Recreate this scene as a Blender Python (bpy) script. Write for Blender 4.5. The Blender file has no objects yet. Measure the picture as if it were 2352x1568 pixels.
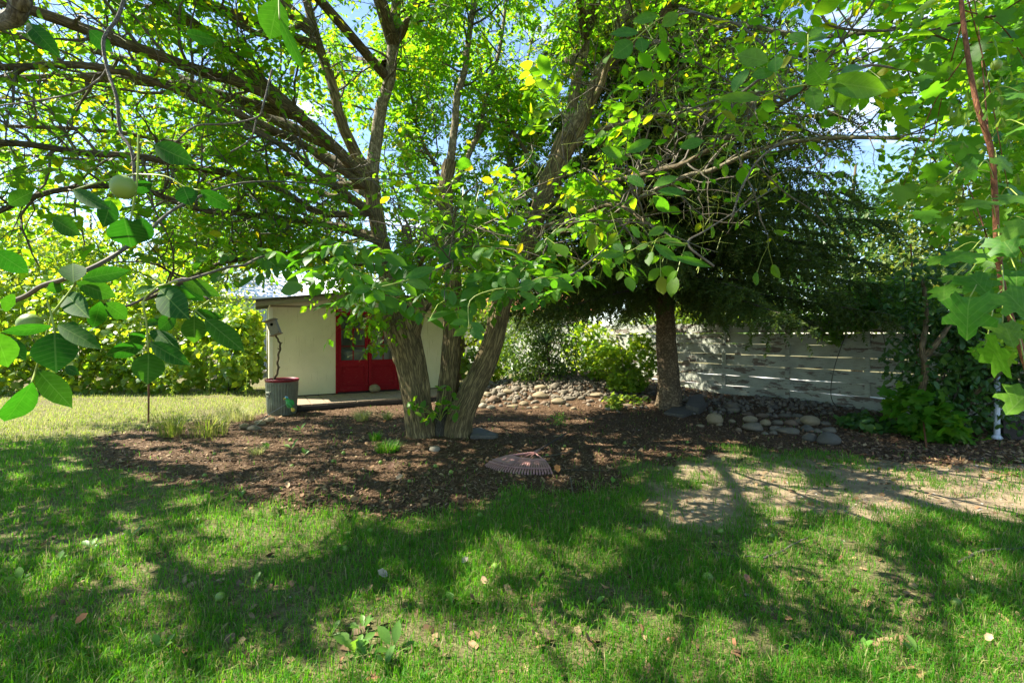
import bpy, bmesh, math, random
import numpy as np
from mathutils import Vector, Matrix, noise as mnoise
R = math.radians
rng = np.random.default_rng(11)
random.seed(5)
SC = bpy.context.scene
COL = SC.collection

# ------------------------------------------------------------------ camera, sky, sun, exposure
CAMZ = 1.5
FPX = 1078.0                      # focal length in pixels of a 2352 wide frame
cam = bpy.data.cameras.new('camera')
cam.lens = 16.5; cam.sensor_width = 36.0; cam.shift_y = -0.006
cam.clip_start = 0.05; cam.clip_end = 2000
camo = bpy.data.objects.new('camera', cam); COL.objects.link(camo)
camo.location = (0, 0, CAMZ); camo.rotation_euler = (R(90), 0, 0)
SC.camera = camo

SUN_AZ = R(-80.0)                 # measured from +Y towards +X
SUN_EL = R(50.0)
TOSUN = np.array([math.sin(SUN_AZ)*math.cos(SUN_EL), math.cos(SUN_AZ)*math.cos(SUN_EL), math.sin(SUN_EL)])
w = bpy.data.worlds.new('World'); SC.world = w; w.use_nodes = True
nt = w.node_tree; nt.nodes.clear()
sky = nt.nodes.new('ShaderNodeTexSky'); sky.sky_type = 'NISHITA'; sky.sun_disc = False
sky.sun_elevation = SUN_EL; sky.sun_rotation = SUN_AZ % (2*math.pi)
sky.air_density = 1.0; sky.dust_density = 0.15; sky.ozone_density = 2.4
tc = nt.nodes.new('ShaderNodeTexCoord')
mp = nt.nodes.new('ShaderNodeMapping'); mp.inputs['Scale'].default_value = (2.2, 2.2, 6.0)
nz = nt.nodes.new('ShaderNodeTexNoise'); nz.inputs['Scale'].default_value = 1.6; nz.inputs['Detail'].default_value = 7
rp = nt.nodes.new('ShaderNodeValToRGB')
rp.color_ramp.elements[0].position = 0.60; rp.color_ramp.elements[0].color = (0, 0, 0, 1)
rp.color_ramp.elements[1].position = 0.78; rp.color_ramp.elements[1].color = (.9, .9, .9, 1)
mx = nt.nodes.new('ShaderNodeMixRGB'); mx.inputs[2].default_value = (9.0, 9.4, 10.0, 1)
bg = nt.nodes.new('ShaderNodeBackground'); bg.inputs['Strength'].default_value = 0.078
wo = nt.nodes.new('ShaderNodeOutputWorld')
L = nt.links.new
L(tc.outputs['Generated'], mp.inputs[0]); L(mp.outputs[0], nz.inputs['Vector']); L(nz.outputs['Fac'], rp.inputs[0])
L(rp.outputs[0], mx.inputs[0]); L(sky.outputs[0], mx.inputs[1]); L(mx.outputs[0], bg.inputs[0]); L(bg.outputs[0], wo.inputs[0])

sl = bpy.data.lights.new('sun', 'SUN'); sl.energy = 4.4; sl.angle = R(0.53); sl.color = (1.0, 0.93, 0.80)
so = bpy.data.objects.new('sun', sl); COL.objects.link(so)
so.rotation_euler = Vector(-TOSUN).to_track_quat('-Z', 'Y').to_euler(); so.location = (-20, 20, 30)

SC.view_settings.view_transform = 'Standard'; SC.view_settings.look = 'None'
SC.view_settings.exposure = 2.2; SC.view_settings.gamma = 1.0
SC.view_settings.use_curve_mapping = False
SC.cycles.max_bounces = 10; SC.cycles.diffuse_bounces = 6; SC.cycles.transmission_bounces = 6
SC.cycles.transparent_max_bounces = 8
SC.cycles.use_denoising = True
SC.cycles.sample_clamp_indirect = 6

# ------------------------------------------------------------------ helpers
def P(px, py, d):                 # a point seen at pixel (px, py) of a 2352 wide frame, d metres ahead
    return np.array([(px-1176)/FPX*d, d, CAMZ - (py-770)/FPX*d])
def proj(p):
    d = np.maximum(p[..., 1], 1e-3)
    return 1176 + p[..., 0]/d*FPX, 770 - (p[..., 2]-CAMZ)/d*FPX, p[..., 1]
def _hash(i, j, s):
    h = (i.astype(np.int64)*374761393 + j.astype(np.int64)*668265263 + s*974634777) & 0xffffffff
    h = ((h ^ (h >> 13))*1274126177) & 0xffffffff
    return ((h ^ (h >> 16)) & 0xffff)/65535.0
def vnoise(x, y, s=0):
    x = np.asarray(x, float); y = np.asarray(y, float)
    i = np.floor(x); j = np.floor(y); fx = x-i; fy = y-j
    fx = fx*fx*(3-2*fx); fy = fy*fy*(3-2*fy)
    i = i.astype(np.int64); j = j.astype(np.int64)
    return (_hash(i, j, s)*(1-fx)+_hash(i+1, j, s)*fx)*(1-fy) + (_hash(i, j+1, s)*(1-fx)+_hash(i+1, j+1, s)*fx)*fy
def fbm(x, y, s=0, o=4):
    a = 0; am = .5; t = 0
    for k in range(o):
        a = a + am*vnoise(np.asarray(x)*2**k, np.asarray(y)*2**k, s+k*17); t += am; am *= .5
    return a/t
def sstep(a, b, x):
    t = np.clip((np.asarray(x)-a)/(b-a), 0, 1); return t*t*(3-2*t)
def unit(v):
    v = np.asarray(v, float); return v/np.maximum(np.linalg.norm(v, axis=-1, keepdims=True), 1e-9)

def hgt(x, y):
    x = np.asarray(x, float); y = np.asarray(y, float)
    m = np.exp(-(((x-1.7)/2.5)**2 + ((y-12.4)/1.9)**2)**1.3)*0.52
    m2 = np.exp(-(((x-5.6)/1.6)**2 + ((y-10.2)/1.3)**2))*0.10
    t = np.exp(-(((x+1.1)/.8)**2 + ((y-6.9)/.7)**2))*0.05 + np.exp(-(((x-3.36)/.8)**2 + ((y-10.1)/.7)**2))*0.08
    u = (fbm(x*.9, y*.9, 3, 3)-.5)*.06*sstep(40, 14, np.abs(y))
    return m + m2 + t + u
def ghit(px, py, dmax=40):
    ds = np.arange(1.2, dmax, .01)
    z = CAMZ-(py-770)/FPX*ds; x = (px-1176)/FPX*ds
    k = np.nonzero(z < hgt(x, ds))[0]
    d = ds[k[0]] if len(k) else dmax
    x = (px-1176)/FPX*d
    return np.array([x, d, float(hgt(x, d))])

def tag(o, label=None, cat=None, group=None, kind=None):
    if label: o['label'] = label
    if cat: o['category'] = cat
    if group: o['group'] = group
    if kind: o['kind'] = kind
    return o
def empty(name, loc=(0, 0, 0), label=None, cat=None, group=None):
    o = bpy.data.objects.new(name, None); COL.objects.link(o); o.location = Vector([float(c) for c in loc])
    o.empty_display_size = .1
    return tag(o, label, cat, group)
def mesh(name, V, F, m=None, smooth=False, uv=None, attr=None):
    V = np.asarray(V, np.float32); me = bpy.data.meshes.new(name)
    if not isinstance(F, (list, tuple)): F = [F]
    F = [np.asarray(f, np.int32) for f in F if len(f)]
    tot = np.concatenate([np.full(len(f), f.shape[1], np.int32) for f in F])
    lv = np.concatenate([f.ravel() for f in F])
    me.vertices.add(len(V)); me.vertices.foreach_set('co', V.ravel())
    me.loops.add(len(lv)); me.loops.foreach_set('vertex_index', lv)
    me.polygons.add(len(tot)); st = np.concatenate([[0], np.cumsum(tot)[:-1]]).astype(np.int32)
    me.polygons.foreach_set('loop_start', st)
    me.polygons.foreach_set('use_smooth', np.full(len(tot), bool(smooth)))
    if uv is not None:
        l = me.uv_layers.new(name='UVMap'); l.data.foreach_set('uv', np.asarray(uv, np.float32)[lv].ravel())
    if attr is not None:
        for k, a in attr.items():
            at = me.color_attributes.new(k, 'FLOAT_COLOR', 'POINT')
            c = np.ones((len(V), 4), np.float32); c[:, :a.shape[1]] = a
            at.data.foreach_set('color', c.ravel())
    me.update(calc_edges=True); me.validate()
    if m: me.materials.append(m)
    return me
def put(name, me, parent=None, mw=None):
    o = bpy.data.objects.new(name, me); COL.objects.link(o)
    if parent is not None:
        o.parent = parent
        o.matrix_parent_inverse = Matrix.LocRotScale(parent.location, parent.rotation_euler, parent.scale).inverted()
    if mw is not None: o.matrix_basis = mw
    return o
def putv(name, V, F, m, parent=None, **k):
    return put(name, mesh(name, V, F, m, **k), parent)
class MB:
    """collects pieces of one mesh"""
    def __init__(s): s.V = []; s.F = {}; s.UV = []; s.n = 0
    def add(s, V, F, uv=None):
        V = np.asarray(V, float)
        if not isinstance(F, (list, tuple)): F = [F]
        for f in F:
            f = np.asarray(f, np.int64)
            if len(f): s.F.setdefault(f.shape[1], []).append(f+s.n)
        s.V.append(V); s.UV.append(np.zeros((len(V), 2)) if uv is None else uv); s.n += len(V)
    def box(s, c, size, rot=None):
        x, y, z = np.asarray(size)/2.
        V = np.array([[-x,-y,-z],[x,-y,-z],[x,y,-z],[-x,y,-z],[-x,-y,z],[x,-y,z],[x,y,z],[-x,y,z]])
        if rot is not None: V = V @ np.array(rot).T
        s.add(V+np.asarray(c), np.array([[0,3,2,1],[4,5,6,7],[0,1,5,4],[1,2,6,5],[2,3,7,6],[3,0,4,7]]))
    def tube(s, pts, rad, sides=6, cap=True):
        V, F, uv = tube(pts, rad, sides, cap); s.add(V, F, uv)
    def build(s, name, m, parent=None, smooth=False):
        return put(name, s.me(name, m, smooth), parent)
    def me(s, name, m, smooth=False):
        return mesh(name, np.concatenate(s.V), [np.concatenate(f) for f in s.F.values()], m, smooth, np.concatenate(s.UV))
def frames_along(pts):
    pts = np.asarray(pts, float); t = unit(np.gradient(pts, axis=0))
    a = np.array([0, 0, 1.]) if abs(t[0][2]) < .9 else np.array([1., 0, 0])
    n = unit(np.cross(t[0], a)); N = []
    for k in range(len(pts)):
        n = n - t[k]*np.dot(n, t[k]); n = n/max(np.linalg.norm(n), 1e-9); N.append(n)
    N = np.array(N); return t, N, np.cross(t, N)
def tube(pts, rad, sides=6, cap=True):
    pts = np.asarray(pts, float); n = len(pts); rad = np.broadcast_to(np.asarray(rad, float), (n,))
    t, N, B = frames_along(pts)
    a = np.arange(sides+1)/sides*2*np.pi
    ring = N[:, None]*np.cos(a)[None, :, None] + B[:, None]*np.sin(a)[None, :, None]
    V = (pts[:, None] + ring*rad[:, None, None]).reshape(-1, 3)
    ln = np.concatenate([[0], np.cumsum(np.linalg.norm(np.diff(pts, axis=0), axis=1))])
    uv = np.stack([np.broadcast_to(a[None]*rad.mean(), (n, sides+1)), np.broadcast_to(ln[:, None], (n, sides+1))], -1).reshape(-1, 2)
    i, j = np.meshgrid(np.arange(n-1), np.arange(sides), indexing='ij'); q = i*(sides+1)+j
    F = [np.stack([q, q+1, q+sides+2, q+sides+1], -1).reshape(-1, 4)]
    if cap:
        V = np.concatenate([V, pts[-1:]]); uv = np.concatenate([uv, uv[-1:]]); b = (n-1)*(sides+1)
        F.append(np.stack([b+np.arange(sides), b+np.arange(sides)+1, np.full(sides, len(V)-1)], -1))
    return V, F, uv
def catmull(p, per=8):
    p = np.asarray(p, float); p = np.concatenate([[2*p[0]-p[1]], p, [2*p[-1]-p[-2]]]); out = []
    t = np.linspace(0, 1, per, endpoint=False)[:, None]
    for k in range(1, len(p)-2):
        a, b, c, d = p[k-1], p[k], p[k+1], p[k+2]
        out.append(.5*((2*b)+(-a+c)*t+(2*a-5*b+4*c-d)*t**2+(-a+3*b-3*c+d)*t**3))
    return np.concatenate(out+[p[-2:-1]])
def lathe(prof, n=32, cap=False):
    prof = np.asarray(prof, float); a = np.arange(n)/n*2*np.pi
    V = np.stack([prof[:, 0:1]*np.cos(a), prof[:, 0:1]*np.sin(a), np.broadcast_to(prof[:, 1:2], (len(prof), n))], -1).reshape(-1, 3)
    i, j = np.meshgrid(np.arange(len(prof)-1), np.arange(n), indexing='ij'); k = (j+1) % n
    return V, [np.stack([i*n+j, i*n+k, (i+1)*n+k, (i+1)*n+j], -1).reshape(-1, 4)]
def rotz(a):
    c, s = math.cos(a), math.sin(a); return np.array([[c,-s,0],[s,c,0],[0,0,1.]])
def frames(xdir, nrm):
    """rotation matrices (n,3,3) whose columns are leaf axis, side, normal"""
    x = unit(xdir); z = nrm - x*np.sum(x*nrm, -1, keepdims=True); z = unit(z); y = np.cross(z, x)
    return np.stack([x, y, z], -1)
def batch(tmpl, Rm, pos, sc):
    TV, TF = tmpl; n = len(pos); sc = np.asarray(sc, float)
    if sc.ndim == 1: sc = sc[:, None].repeat(3, 1)
    V = np.einsum('nij,nkj->nki', Rm, TV[None]*sc[:, None, :]) + pos[:, None]
    off = (np.arange(n)*len(TV))[:, None, None]
    return V.reshape(-1, 3), [(f[None]+off).reshape(-1, f.shape[1]) for f in TF]

# ------------------------------------------------------------------ materials
def newmat(name):
    m = bpy.data.materials.new(name); m.use_nodes = True; n = m.node_tree; n.nodes.clear()
    return m, n
def nd(n, t, ins=None, **pr):
    x = n.nodes.new(t)
    for k, v in pr.items(): setattr(x, k, v)
    for k, v in (ins or {}).items():
        s = x.inputs[k]
        if isinstance(v, bpy.types.NodeSocket): n.links.new(v, s)
        else: s.default_value = v
    return x
def ramp(n, fac, stops, interp='LINEAR'):
    x = n.nodes.new('ShaderNodeValToRGB'); x.color_ramp.interpolation = interp; e = x.color_ramp.elements
    while len(e) < len(stops): e.new(.5)
    for k, (p, c) in enumerate(stops):
        e[k].position = p; e[k].color = (*c, 1) if len(c) == 3 else c
    n.links.new(fac, x.inputs[0]); return x.outputs[0]
def mathn(n, op, a, b=0., c=0., clamp=False):
    x = n.nodes.new('ShaderNodeMath'); x.operation = op; x.use_clamp = clamp
    for k, v in enumerate((a, b, c)):
        if isinstance(v, bpy.types.NodeSocket): n.links.new(v, x.inputs[k])
        else: x.inputs[k].default_value = v
    return x.outputs[0]
def mixc(n, f, a, b, mode='MIX'):
    x = n.nodes.new('ShaderNodeMixRGB'); x.blend_type = mode
    for k, v in enumerate((f, a, b)):
        if isinstance(v, bpy.types.NodeSocket): n.links.new(v, x.inputs[k])
        else: x.inputs[k].default_value = v if k == 0 else (*v, 1)
    return x.outputs[0]
def out(n, s): n.links.new(s, nd(n, 'ShaderNodeOutputMaterial').inputs[0])
def noise(n, vec, scale, detail=4, rough=.55):
    return nd(n, 'ShaderNodeTexNoise', {'Vector': vec, 'Scale': scale, 'Detail': detail, 'Roughness': rough}).outputs['Fac']
def coords(n, scale=(1, 1, 1), which='Object', jitter=True):
    v = nd(n, 'ShaderNodeTexCoord').outputs[which]
    if jitter:
        r = nd(n, 'ShaderNodeObjectInfo').outputs['Random']
        v = nd(n, 'ShaderNodeVectorMath', {0: v, 1: nd(n, 'ShaderNodeCombineXYZ', {0: mathn(n, 'MULTIPLY', r, 37.), 1: mathn(n, 'MULTIPLY', r, 91.), 2: mathn(n, 'MULTIPLY', r, 53.)}).outputs[0]}, operation='ADD').outputs[0]
    return nd(n, 'ShaderNodeMapping', {'Vector': v, 'Scale': scale}).outputs[0]
def leaf_mat(name, cols, tcols, tf=.45, rough=.45, spec=.28):
    m, n = newmat(name)
    rnd = mathn(n, 'FRACT', mathn(n, 'ADD', nd(n, 'ShaderNodeNewGeometry').outputs['Random Per Island'], nd(n, 'ShaderNodeObjectInfo').outputs['Random']))
    k = len(cols)
    c = ramp(n, rnd, [(i/(k-1), x) for i, x in enumerate(cols)]); t = ramp(n, rnd, [(i/(k-1), x) for i, x in enumerate(tcols)])
    vn = noise(n, coords(n, (1, 1, 1)), 22., 2)
    c = mixc(n, .35, c, ramp(n, vn, [(.3, (.55, .55, .55)), (.7, (1.3, 1.3, 1.3))]), 'MULTIPLY')
    pb = nd(n, 'ShaderNodeBsdfPrincipled', {'Base Color': c, 'Roughness': rough, 'Specular IOR Level': spec})
    tb = nd(n, 'ShaderNodeBsdfTranslucent', {'Color': t})
    out(n, nd(n, 'ShaderNodeMixShader', {0: tf, 1: pb.outputs[0], 2: tb.outputs[0]}).outputs[0]); return m
def plain(name, col, rough=.6, var=.25, scale=8., bump=0., metal=0., spec=.4, stretch=(1, 1, 1), bscale=None):
    m, n = newmat(name); v = coords(n, stretch)
    f = noise(n, v, scale, 5)
    c = mixc(n, 1., col, ramp(n, f, [(.25, (1-var,)*3), (.75, (1+var,)*3)]), 'MULTIPLY')
    pb = nd(n, 'ShaderNodeBsdfPrincipled', {'Base Color': c, 'Roughness': rough, 'Metallic': metal, 'Specular IOR Level': spec})
    if bump: n.links.new(nd(n, 'ShaderNodeBump', {'Height': noise(n, v, bscale or scale*3, 4), 'Strength': bump, 'Distance': .02}).outputs[0], pb.inputs['Normal'])
    out(n, pb.outputs[0]); return m
def bark_mat(name, lo, hi, us=34., vs=2.6, bump=.8, hi2=None):
    m, n = newmat(name); uv = nd(n, 'ShaderNodeTexCoord').outputs['UV']
    big = noise(n, nd(n, 'ShaderNodeMapping', {'Vector': uv, 'Scale': (6, 3, 1)}).outputs[0], 1., 4)
    wv = nd(n, 'ShaderNodeVectorMath', {0: uv, 1: nd(n, 'ShaderNodeVectorMath', {0: nd(n, 'ShaderNodeTexNoise', {'Vector': uv, 'Scale': 9., 'Detail': 2}).outputs['Color'], 1: (.035, .035, 0)}, operation='MULTIPLY').outputs[0]}, operation='ADD').outputs[0]
    f = noise(n, nd(n, 'ShaderNodeMapping', {'Vector': wv, 'Scale': (us, vs, 1)}).outputs[0], 1., 5, .6)
    rid = mathn(n, 'ABSOLUTE', mathn(n, 'SUBTRACT', f, .5))
    h = mathn(n, 'MULTIPLY', rid, 4., clamp=True)
    c = ramp(n, h, [(0, lo), (.35, tuple((a+b)/2 for a, b in zip(lo, hi))), (.9, hi)])
    c = mixc(n, .6, c, ramp(n, big, [(.3, (.6, .62, .55)), (.7, (1.25, 1.22, 1.15))]), 'MULTIPLY')
    pb = nd(n, 'ShaderNodeBsdfPrincipled', {'Base Color': c, 'Roughness': .85, 'Specular IOR Level': .25})
    n.links.new(nd(n, 'ShaderNodeBump', {'Height': h, 'Strength': bump, 'Distance': .012}).outputs[0], pb.inputs['Normal'])
    out(n, pb.outputs[0]); return m
def island_mat(name, cols, rough=.8, spec=.3):
    m, n = newmat(name)
    rnd = mathn(n, 'FRACT', mathn(n, 'ADD', nd(n, 'ShaderNodeNewGeometry').outputs['Random Per Island'], nd(n, 'ShaderNodeObjectInfo').outputs['Random']))
    c = ramp(n, rnd, [(i/(len(cols)-1), x) for i, x in enumerate(cols)])
    out(n, nd(n, 'ShaderNodeBsdfPrincipled', {'Base Color': c, 'Roughness': rough, 'Specular IOR Level': spec}).outputs[0]); return m

def veined(name, cols, tcols, tf, rough, spec, lateral=9., slant=.55):
    """single leaves: x runs along the blade, y across"""
    m, n = newmat(name); rnd = nd(n, 'ShaderNodeObjectInfo').outputs['Random']; k = len(cols)
    c = ramp(n, rnd, [(i/(k-1), x) for i, x in enumerate(cols)]); t = ramp(n, rnd, [(i/(k-1), x) for i, x in enumerate(tcols)])
    co = nd(n, 'ShaderNodeTexCoord').outputs['Object']; sp = nd(n, 'ShaderNodeSeparateXYZ', {0: co}); ay = mathn(n, 'ABSOLUTE', sp.outputs[1])
    midr = mathn(n, 'LESS_THAN', ay, .012)
    ph = mathn(n, 'FRACT', mathn(n, 'MULTIPLY', mathn(n, 'SUBTRACT', sp.outputs[0], mathn(n, 'MULTIPLY', ay, slant)), lateral))
    lat = mathn(n, 'MULTIPLY', mathn(n, 'LESS_THAN', mathn(n, 'ABSOLUTE', mathn(n, 'SUBTRACT', ph, .5)), .07), .55)
    v = mathn(n, 'MAXIMUM', midr, lat); blot = ramp(n, noise(n, coords(n), 7., 4, .6), [(.3, (.62,.66,.6)), (.7, (1.3,1.25,1.2))])
    c = mixc(n, .8, c, blot, 'MULTIPLY'); t = mixc(n, .5, t, blot, 'MULTIPLY')
    spots = ramp(n, noise(n, coords(n), 26., 2), [(.70, (0, 0, 0)), (.74, (1, 1, 1))])
    c = mixc(n, mathn(n, 'MULTIPLY', v, .6), c, (.16,.26,.05)); c = mixc(n, mathn(n, 'MULTIPLY', spots, .6), c, (.12,.09,.02))
    pb = nd(n, 'ShaderNodeBsdfPrincipled', {'Base Color': c, 'Roughness': rough, 'Specular IOR Level': spec})
    n.links.new(nd(n, 'ShaderNodeBump', {'Height': v, 'Strength': .4, 'Distance': .002}).outputs[0], pb.inputs['Normal'])
    out(n, nd(n, 'ShaderNodeMixShader', {0: tf, 1: pb.outputs[0], 2: nd(n, 'ShaderNodeBsdfTranslucent', {'Color': t}).outputs[0]}).outputs[0]); return m
M = {}
M['walnut_leaf'] = leaf_mat('walnut_leaf', [(.05,.135,.013),(.065,.16,.014),(.085,.175,.015),(.06,.145,.013),(.07,.16,.013),(.06,.15,.013),(.055,.14,.013),(.14,.18,.015)],
                            [(.17,.50,.01),(.24,.56,.01),(.36,.60,.01),(.24,.56,.01),(.34,.6,.01),(.22,.54,.01),(.2,.5,.01),(.80,.66,.01)], .62, .5, .25)
M['shade_toned_near_leaf'] = veined('shade_toned_near_leaf', [(.014,.07,.006),(.022,.095,.007),(.035,.11,.008)], [(.025,.17,.006),(.04,.21,.006),(.09,.26,.008)], .4, .6, .10)  # walnut leaf darkened to stand for shade near the lens
M['mid_leaf'] = veined('mid_leaf', [(.035,.12,.01),(.05,.15,.012),(.07,.165,.014)], [(.10,.36,.01),(.16,.44,.01),(.26,.5,.012)], .45, .42, .25)  # lighter copy of the same leaf for lit sprays
M['maple_near'] = veined('maple_near', [(.04,.13,.01),(.06,.165,.012),(.085,.185,.014)], [(.08,.36,.01),(.13,.42,.01),(.24,.48,.012)], .4, .42, .22, 5., -1.2)
M['mid_leaf2'] = leaf_mat('mid_leaf2', [(.035,.12,.01),(.05,.15,.012),(.06,.16,.013)], [(.10,.36,.01),(.16,.44,.01),(.22,.48,.012)], .45, .42, .25)
M['maple_leaf'] = leaf_mat('maple_leaf', [(.045,.14,.01),(.06,.165,.012),(.09,.19,.014)], [(.12,.40,.012),(.18,.46,.012),(.32,.52,.015)], .45, .45, .22)
M['grape_leaf'] = leaf_mat('grape_leaf', [(.08,.17,.025),(.11,.21,.03),(.15,.22,.025),(.06,.15,.03)], [(.30,.55,.015),(.42,.6,.015),(.62,.66,.02),(.24,.5,.02)], .55, .36, .5)
M['shrub_leaf'] = leaf_mat('shrub_leaf', [(.035,.08,.02),(.05,.10,.02),(.07,.13,.02)], [(.10,.22,.02),(.16,.28,.02),(.24,.34,.02)], .38, .35)
M['bright_leaf'] = leaf_mat('bright_leaf', [(.07,.15,.02),(.09,.18,.02),(.12,.2,.02)], [(.25,.42,.03),(.32,.46,.03),(.42,.5,.03)], .46)
M['mid_vine'] = leaf_mat('mid_vine', [(.05,.13,.02),(.07,.16,.02),(.09,.18,.025)], [(.18,.42,.02),(.25,.46,.02),(.34,.5,.03)], .48, .45, .22)
M['sun_toned_leaf'] = leaf_mat('sun_toned_leaf', [(.09,.2,.02),(.12,.24,.025),(.15,.25,.03)], [(.32,.54,.02),(.4,.58,.02),(.52,.6,.03)], .5, .45, .25)  # bush green lightened to look sunlit
M['dark_leaf'] = leaf_mat('dark_leaf', [(.03,.085,.02),(.045,.11,.025),(.06,.13,.02)], [(.08,.22,.03),(.12,.28,.03),(.2,.34,.03)], .35, .35)
M['back_leaf'] = leaf_mat('back_leaf', [(.05,.10,.02),(.08,.13,.025),(.10,.15,.03)], [(.18,.28,.03),(.3,.36,.03),(.42,.42,.04)], .42)
M['spruce_needle'] = leaf_mat('spruce_needle', [(.035,.065,.014),(.05,.085,.018),(.07,.10,.022)], [(.09,.17,.015),(.12,.2,.018),(.16,.22,.025)], .34, .5, .2)
M['yucca_leaf'] = leaf_mat('yucca_leaf', [(.04,.09,.05),(.06,.12,.07),(.08,.14,.07)], [(.08,.18,.06),(.1,.2,.06),(.12,.22,.06)], .25, .4)
M['weed_leaf'] = leaf_mat('weed_leaf', [(.09,.2,.03),(.11,.24,.04),(.14,.26,.05)], [(.2,.42,.03),(.26,.46,.03),(.32,.5,.04)], .42)
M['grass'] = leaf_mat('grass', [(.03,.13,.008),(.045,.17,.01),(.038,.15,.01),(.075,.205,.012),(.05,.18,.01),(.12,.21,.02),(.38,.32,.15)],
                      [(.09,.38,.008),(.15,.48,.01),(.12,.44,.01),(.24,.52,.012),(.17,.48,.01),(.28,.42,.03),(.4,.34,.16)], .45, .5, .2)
M['sun_toned_grass'] = leaf_mat('sun_toned_grass', [(.10,.22,.02),(.14,.26,.03),(.2,.28,.05)], [(.3,.5,.02),(.38,.54,.03),(.46,.52,.06)], .45, .5, .2)  # lighter copy of grass, sunlight put into its colour
M['weedgrass'] = leaf_mat('weedgrass', [(.06,.13,.02),(.10,.17,.025),(.18,.2,.05),(.3,.26,.11)], [(.2,.36,.02),(.3,.4,.03),(.36,.38,.06),(.4,.36,.14)], .45, .5, .2)
M['dry_grass'] = leaf_mat('dry_grass', [(.17,.27,.04),(.30,.34,.10),(.48,.44,.22),(.14,.26,.03)], [(.4,.46,.06),(.5,.48,.14),(.55,.5,.26),(.35,.46,.04)], .4, .5, .3)  # dry blades, paled further to look sunlit
M['walnut_bark'] = bark_mat('walnut_bark', (.055,.042,.02), (.36,.28,.135))
M['limb_bark'] = bark_mat('limb_bark', (.05,.04,.022), (.24,.18,.10), 50., 6., .5)
M['pale_bark'] = bark_mat('pale_bark', (.09,.075,.045), (.40,.34,.23), 22., 8., .5)
M['spruce_bark'] = bark_mat('spruce_bark', (.06,.043,.024), (.28,.21,.125), 18., 14., .9)
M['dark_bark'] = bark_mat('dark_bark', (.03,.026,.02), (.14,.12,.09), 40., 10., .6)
M['red_bark'] = bark_mat('red_bark', (.10,.04,.02), (.30,.13,.06), 60., 20., .4)
M['twig'] = plain('twig', (.09,.075,.05), .8, .3, 20)
M['grey_twig'] = bark_mat('grey_twig', (.06,.052,.04), (.25,.23,.185), 60., 40., .6)
M['rachis'] = plain('rachis', (.22,.28,.04), .5, .15, 10)
M['nut'] = plain('nut', (.16,.24,.035), .45, .2, 40, .15)
M['chip'] = island_mat('chip', [(.045,.022,.010),(.095,.048,.022),(.15,.085,.042),(.06,.03,.014),(.21,.13,.07),(.095,.05,.024),(.30,.21,.125)])
M['litter'] = island_mat('litter', [(.16,.09,.04),(.10,.06,.03),(.24,.15,.07),(.08,.05,.03),(.28,.2,.1),(.2,.08,.04)])

# ground: soil, mulch, bare dirt and thatch by zone
m, n = newmat('ground'); v = nd(n, 'ShaderNodeTexCoord').outputs['Object']
zone = nd(n, 'ShaderNodeSeparateColor', {0: nd(n, 'ShaderNodeVertexColor', layer_name='zone').outputs[0]})
n1 = noise(n, v, 7., 6, .6); n2 = noise(n, v, 45., 5, .65); n3 = noise(n, v, 160., 3)
soil = ramp(n, n2, [(.3, (.06,.055,.022)), (.5, (.115,.105,.045)), (.72, (.22,.19,.095))])
dirt = mixc(n, .5, ramp(n, n1, [(.3, (.17,.125,.07)), (.7, (.31,.24,.15))]), ramp(n, n2, [(.3, (.13,.095,.05)), (.7, (.37,.29,.19))]))
mul = ramp(n, n2, [(.32, (.035,.02,.01)), (.5, (.08,.047,.024)), (.7, (.16,.105,.06))])
def zmask(ch): return ramp(n, mathn(n, 'ADD', zone.outputs[ch], mathn(n, 'MULTIPLY', mathn(n, 'SUBTRACT', n1, .5), .9)), [(.38, (0, 0, 0)), (.62, (1, 1, 1))])
c = mixc(n, zmask(1), soil, dirt); c = mixc(n, zmask(0), c, mul)
pb = nd(n, 'ShaderNodeBsdfPrincipled', {'Base Color': c, 'Roughness': .95, 'Specular IOR Level': .15})
n.links.new(nd(n, 'ShaderNodeBump', {'Height': mathn(n, 'ADD', n2, mathn(n, 'MULTIPLY', n3, .5)), 'Strength': .7, 'Distance': .02}).outputs[0], pb.inputs['Normal'])
out(n, pb.outputs[0]); M['ground'] = m

# peeling paint on the fence
m, n = newmat('peeling_paint'); v = coords(n, (1, 1, 1)); vs = coords(n, (1.0, 3, 3.6))
f1 = noise(n, vs, 1.7, 9, .72); gr = noise(n, coords(n, (1.2, 20, 45)), 2.2, 4)
wood = ramp(n, gr, [(.3, (.07,.055,.042)), (.7, (.23,.19,.15))])
paint = mixc(n, 1., (.38,.40,.325), ramp(n, noise(n, v, 3.5, 5), [(.3, (.72,.74,.74)), (.7, (1.1,1.1,1.08))]), 'MULTIPLY')
crack = ramp(n, noise(n, coords(n, (1.5, 10, 30)), 2.5, 5, .7), [(.56, (0, 0, 0)), (.63, (1, 1, 1))])
pm = ramp(n, f1, [(.546, (0, 0, 0)), (.56, (1, 1, 1))])
pmc = mathn(n, 'MAXIMUM', pm, mathn(n, 'MULTIPLY', crack, .55))
pb = nd(n, 'ShaderNodeBsdfPrincipled', {'Base Color': mixc(n, pmc, paint, wood), 'Roughness': .75, 'Specular IOR Level': .3})
n.links.new(nd(n, 'ShaderNodeBump', {'Height': mathn(n, 'SUBTRACT', mathn(n, 'MULTIPLY', gr, .4), pm), 'Strength': .5, 'Distance': .004}).outputs[0], pb.inputs['Normal'])
out(n, pb.outputs[0]); M['fence'] = m

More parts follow.
